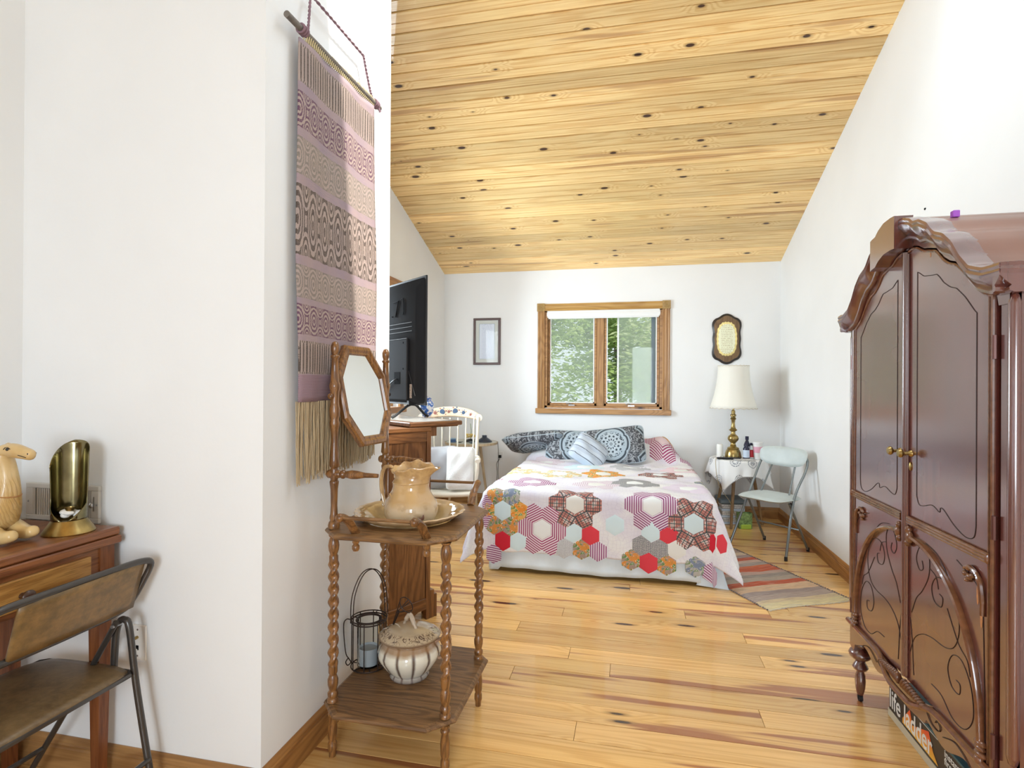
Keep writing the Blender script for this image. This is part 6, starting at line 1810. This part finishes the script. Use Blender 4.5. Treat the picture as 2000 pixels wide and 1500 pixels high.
# doors
DZ0 = .352
def door(y0_, y1_, hs):
    """hs=+1: far door, hinge at larger y"""
    n = 60; vs = []
    ys = [y0_ + (y1_ - y0_) * k / n for k in range(n + 1)]
    for y in ys:
        for x in (AX - .004, AX + .018): vs += [(x + ox, y + oy, DZ0), (x + ox, y + oy, dz(y))]
    fs = []
    for i in range(n):
        a = i * 4; b = a + 4
        fs += [(a, a + 1, b + 1, b), (a + 2, b + 2, b + 3, a + 3), (a, b, b + 2, a + 2), (a + 1, a + 3, b + 3, b + 1)]
    fs += [(0, 2, 3, 1), (n * 4, n * 4 + 1, n * 4 + 3, n * 4 + 2)]
    d = MB().add(vs, fs).build('door', M['mah'], ar)
    X = AX - .0045 + ox
    def P(t_, z, dx=0.):          # t_: distance from the meeting edge outwards
        y = (YC + .012 + t_) if hs > 0 else (YC - .012 - t_)
        return (X + dx, y + oy, z)
    W_ = .475
    # bevelled door edge bead
    yo = W_
    m = MB(); m.tube([P(yo - .006, DZ0 + .005), P(yo - .006, dz(YC + hs * (yo + .006)) - .005)], .006, 8).tube([P(yo - .022, DZ0 + .005), P(yo - .022, dz(YC + hs * (yo - .01)) - .008)], .0035, 6)
    tp = [P(W_ * k / 40, dz(YC + hs * (.012 + W_ * k / 40)) - .004) for k in range(41)]
    m.tube(tp, .005, 6)
    m.build('edge_bead', M['mahedge'], d, smooth=True)
    # incised upper panel
    g = .0013
    up_ = []
    in0, in1 = .060, .395
    for k in range(0, 34):
        q = in0 + (in1 - in0) * k / 33
        up_.append(P(q, dz(YC + hs * (q + .012)) - .075 - .012 * math.sin(PI * min(1, q / .2))))
    low_ = [P(in1, .99), P(in1 - .01, .955), P(in1 - .05, .945), P(in1 - .11, .965), P(in1 - .165, .998), P(in1 - .185, 1.000), P(in1 - .192, .986), P(in1 - .235, .999), P(in1 - .29, .985), P(in0 + .015, .985), P(in0, 1.01)]
    path = [P(in0, 1.01)] + up_ + [P(in1, dz(YC + hs * (in1 + .012)) - .10)] + catmull(low_, 4)
    m = MB().tube(path, g, 5)
    # lower incised scrollwork
    def sc(pts, n=6): m.tube(catmull([P(a, b) for a, b in pts], n), g, 5)
    sc([(.03, .60), (.06, .66), (.10, .70), (.14, .76), (.145, .82), (.12, .85), (.085, .845), (.06, .80), (.08, .765), (.105, .775), (.098, .80)])
    sc([(.02, .46), (.05, .52), (.10, .555), (.16, .57), (.24, .575), (.29, .60), (.315, .66), (.30, .73), (.25, .775), (.19, .775), (.16, .735), (.175, .695), (.215, .690), (.225, .72), (.205, .728)])
    sc([(.145, .79), (.185, .775), (.20, .74)])
    sc([(.25, .70), (.31, .62), (.355, .59), (.37, .55)])
    sc([(.16, .42), (.22, .415), (.28, .38), (.345, .385), (.385, .44), (.375, .52), (.33, .575), (.28, .57), (.255, .52), (.275, .475), (.315, .47), (.32, .50), (.30, .505)])
    sc([(.02, .58), (.035, .50), (.04, .44), (.045, .39)])
    sc([(.12, .865), (.20, .845), (.27, .78), (.34, .69), (.395, .58), (.43, .46), (.44, .40)])
    sc([(.30, .865), (.355, .845), (.40, .825), (.425, .80), (.43, .74), (.435, .60), (.44, .42)])
    m.build('incised_lines', M['groove'], d)
    # reeded bar
    m = MB()
    for a in (-.009, 0, .009):
        m.tube([P(.012, .917 + a, -.006), P(.462, .917 + a, -.006)], .006, 8)
    m.ball(P(.462, .917, -.006), .010, .004, .016, 10)
    m.build('reeded_bar', M['mahedge'], d, smooth=True)
    # arch moulding
    arc = [P(.028 + (.430 - .028) * math.sin(a) ** .95, .385 + .475 * math.cos(a) ** .9 if math.cos(a) > 1e-4 else .385, -.004) for a in [PI / 2 * k / 30 for k in range(31)]]
    m = MB()
    m.tube(arc, .0125, 8, flat=.7); m.tube([(p[0] - .007, p[1], p[2]) for p in arc], .004, 6)
    m.build('arch_moulding', M['mahedge'], d, smooth=True)
    m = MB()
    for k, (a, b, r) in enumerate(((.430, .385, .020), (.430, .368, .024), (.430, .398, .022))): m.ball(P(a, b, -.006), .012, r, .010, 10)
    m.ball(P(.430, .352, -.010), .012, .014, .014, 10)
    m.build('carved_terminal', M['mahedge'], d, smooth=True); m = MB()
    for a_, b_, r in ((.030, .860, .022), (.022, .885, .013), (.020, .838, .013)): m.ball(P(a_, b_, -.008), .012, r * .8, r, 10)
    m.build('carved_terminal', M['mahedge'], d, smooth=True)
    m = MB()
    m.tube(catmull([P(.345, .855, -.004), P(.375, .868, -.006), P(.405, .860, -.006), P(.425, .835, -.005), P(.432, .79, -.004), P(.430, .75, -.003)], 5), [.004] + [.006] * 12 + [.008] * 8 + [.006] * 5, 8)
    for a_, b_, r in ((.352, .842, .012), (.372, .838, .014), (.366, .862, .012), (.388, .846, .010), (.360, .826, .009)): m.ball(P(a_, b_, -.004), .008, r, r * .7, 8)
    m.build('leaf_carving', M['mahedge'], d, smooth=True)
    # knob
    kz = 1.150
    m = MB(); Mk = Matrix.Translation(P(.035 if hs > 0 else .020, kz)) @ rotm(0, -PI / 2, 0)
    m.lathe([(0, 0), (.012, 0), (.011, .004), (.006, .008), (.0055, .022), (.014, .028), (.016, .034), (.012, .041), (0, .043)], 14, caps=False, M=Mk)
    m.build('knob', M['brass'], d, smooth=True)
    for hz in (1.49, 1.005, .42):
        m = MB(); m.tube([P(W_ + .004, hz - .032, -.002), P(W_ + .004, hz + .032, -.002)], .0065, 8)
        m.build('hinge', plain('painted_hinge', (.12, .04, .03), .3, metal=.3) if 'ph' not in M else M['ph'], d, smooth=True)
    return d
M['ph'] = plain('painted_hinge', (.12, .04, .03), .3, metal=.3)
d1 = door(YC + .008, DY1, 1)
d2 = door(DY0, YC - .008, -1)
m = MB(); m.tube([(AX - .006 + ox, YC + oy, .36), (AX - .006 + ox, YC + oy, 1.858)], .0135, 10, flat=1).tube([(AX - .008 + ox, YC - .016 + oy, .36), (AX - .008 + ox, YC - .016 + oy, 1.85)], .005, 6)
m.build('meeting_stile', M['mah'], ar, smooth=True)
MB().ball((AX - .006 + ox, YC - .030 + oy, 1.105), .004, .008, .016, 10).build('keyhole_plate', M['brass'], ar, smooth=True)
chm = M['chip']
m = MB()
def chip(y, z, a, b): m.ball((AX - .0045 + ox, y + oy, z), .0008, a, b, 8)
for q in ((1.760, .905, .007, .008), (1.800, .80, .006, .030), (1.783, .745, .006, .034), (1.800, .84, .008, .012), (1.672, 1.10, .002, .006), (1.672, .78, .004, .008), (1.671, .56, .004, .010), (1.675, .66, .003, .006), (2.06, 1.815, .003, .008)): chip(*q)
m.build('worn_patch', chm, ar, smooth=True)
# bottom rail, bowed centre, gadrooned carving, apron
m = MB()
bow = [(y, .345 - .045 * math.exp(-((y - YC) / .15) ** 4)) for y in ysA]
m.tube([(AX - .010 + ox - .018 * math.exp(-((y - YC) / .16) ** 4), y + oy, z) for y, z in bow], .011, 8)
m.build('base_moulding', M['mahedge'], ar, smooth=True)
apz = lambda y: .275 - .022 * math.exp(-((abs(y - YC) - .0) / .14) ** 2) - .018 * math.cos((y - YC) * 2 * PI / .24) * (abs(y - YC) > .13) - .03 * (abs(y - YC) > .47)
vs = []
for y in ysA:
    zz = apz(y)
    top = .345 - .045 * math.exp(-((y - YC) / .15) ** 4)
    for x in (AX - .002, AX + .02): vs += [(x + ox, y + oy, zz), (x + ox, y + oy, top + .008)]
fs = []
for i in range(N_):
    a = i * 4; b = a + 4
    fs += [(a, a + 1, b + 1, b), (a + 2, b + 2, b + 3, a + 3), (a, b, b + 2, a + 2), (a + 1, a + 3, b + 3, b + 1)]
MB().add(vs, fs).build('scalloped_apron', M['mah'], ar)
for s in (-1, 1):
    for k in range(10):
        f = k / 9; y = YC + s * (.020 + .135 * f); h_ = .034 - .022 * f
        MB().ball((0, 0, 0), .013, .0075, h_ * .62, 10, M=rotm(s * -.35, 0, 0)).build('gadroon', M['mahedge'], ar, smooth=True, loc=(AX - .020 + ox, y + oy, .352 - .014 * f - .012 * (1 - f)))
    m = MB()
    m.tube(catmull([(AX - .004 + ox, YC + s * a + oy, b) for a, b in ((.14, .315), (.17, .292), (.21, .290), (.225, .308), (.205, .320), (.195, .308))], 5), .0014, 5)
    m.tube(catmull([(AX - .004 + ox, YC + s * a + oy, b) for a, b in ((.24, .290), (.30, .312), (.35, .305), (.38, .290))], 5), .0014, 5)
    m.build('apron_scroll', M['groove'], ar)
legp = [(0, .030), (.012, .030), (.014, .036), (.019, .06), (.0215, .09), (.019, .118), (.015, .128), (.015, .134), (.026, .140), (.031, .150), (.027, .160), (.022, .168), (.018, .176), (.030, .186), (.043, .198), (.046, .210), (.040, .222), (.030, .230), (.024, .236), (.030, .244), (.032, .254), (.026, .264), (.024, .290), (.030, .300), (.030, .345)]
for (x, y) in ((AX + .030, YA1 - .030), (AX + .030, YA0 + .030), (BK - .035, YA1 - .030), (BK - .035, YA0 + .030)):
    lg_ = MB().lathe(legp, 24, caps=False).build('leg', M['mah'], ar, smooth=True, loc=(x + ox, y + oy, 0))
    MB().tube([(-.007, 0, .015), (.007, 0, .015)], .015, 14).box(-.010, .010, -.004, .004, .012, .034).build('caster', M['black'], lg_, smooth=True)
for (y0_, s) in ((YA0, -1), (YA1, 1)):
    ab('side_rail', M['mah'], AX + .02, BK, min(y0_, y0_ - s * .02), max(y0_, y0_ - s * .02), .27, .34)
tag(MB().box(-.010, .010, -.010, .010, 0, .022).build('purple_cap', plain('purple_plastic', (.40, .10, .60), .4), None, bevel=.002, loc=(1.02, 2.06, crz(2.06, -.003))), 'tiny purple cap lying on the armoire roof', 'cap')

# ================================================================ boxed ladder under the armoire
bxo = thing('storage_box', 'black and cream cardboard box with orange-lit white lettering under the armoire', 'box', (1.19, 2.08, 0))
ox, oy = -1.19, -2.08
BX0, BX1, BY0_, BY1_ = 1.063, 1.32, 1.50, 2.622
MB().box(BX0 + ox, BX1 + ox, BY0_ + oy, BY1_ + oy, .0, .140).build('carton', M['blackcard'], bxo, bevel=.002)
MB().box(BX0 - .003 + ox, BX1 + .003 + ox, BY0_ - .003 + oy, BY1_ + .003 + oy, .0, .030).build('cream_tray', M['creamcard'], bxo, bevel=.001)
MB().box(BX0 - .002 + ox, BX1 + .002 + ox, BY0_ - .002 + oy, BY1_ + .002 + oy, .134, .143).build('lid_edge', M['teal'], bxo, bevel=.001)
# lettering on the long side, read from far end towards the camera
def side_txt(y, z, dx=.0016): 
    return Matrix.Translation((BX0 - dx + ox, y + oy, z)) @ Matrix(((0, 0, -1, 0), (-1, 0, 0, 0), (0, 1, 0, 0), (0, 0, 0, 1)))
MB().add([(BX0 - .0012 + ox, y + oy, z) for y, z in ((2.50, .040), (2.50, .058), (2.44, .125), (2.42, .075), (2.30, .125), (2.27, .070), (2.235, .040))], [(0, 1, 2, 3, 4, 5, 6)]).build('flame_print', M['flame'], bxo)
text_mesh('lettering', 'life', .108, M['whiteink'], bxo, side_txt(2.614, .046), xs=.78)
text_mesh('lettering', 'ladder', .108, M['whiteink'], bxo, side_txt(2.490, .046), xs=.78)
text_mesh('lettering', 'instant', .034, M['whiteink'], bxo, side_txt(2.195, .105))
text_mesh('lettering', 'fire', .034, M['whiteink'], bxo, side_txt(2.195, .078))
text_mesh('lettering', 'escape', .034, M['whiteink'], bxo, side_txt(2.195, .050))
MB().box(BX0 - .0015 + ox, BX0 + ox, 2.44 + oy, 2.60 + oy, .1315, .1335).box(BX0 - .0015 + ox, BX0 + ox, 2.24 + oy, 2.42 + oy, .1315, .1335).build('white_rule', M['whiteink'], bxo)
MB().add([(BX0 - .0012 + ox, y + oy, z) for y, z in ((2.02, .045), (1.96, .125), (1.90, .045))], [(0, 1, 2)]).build('white_mark', M['whiteink'], bxo)
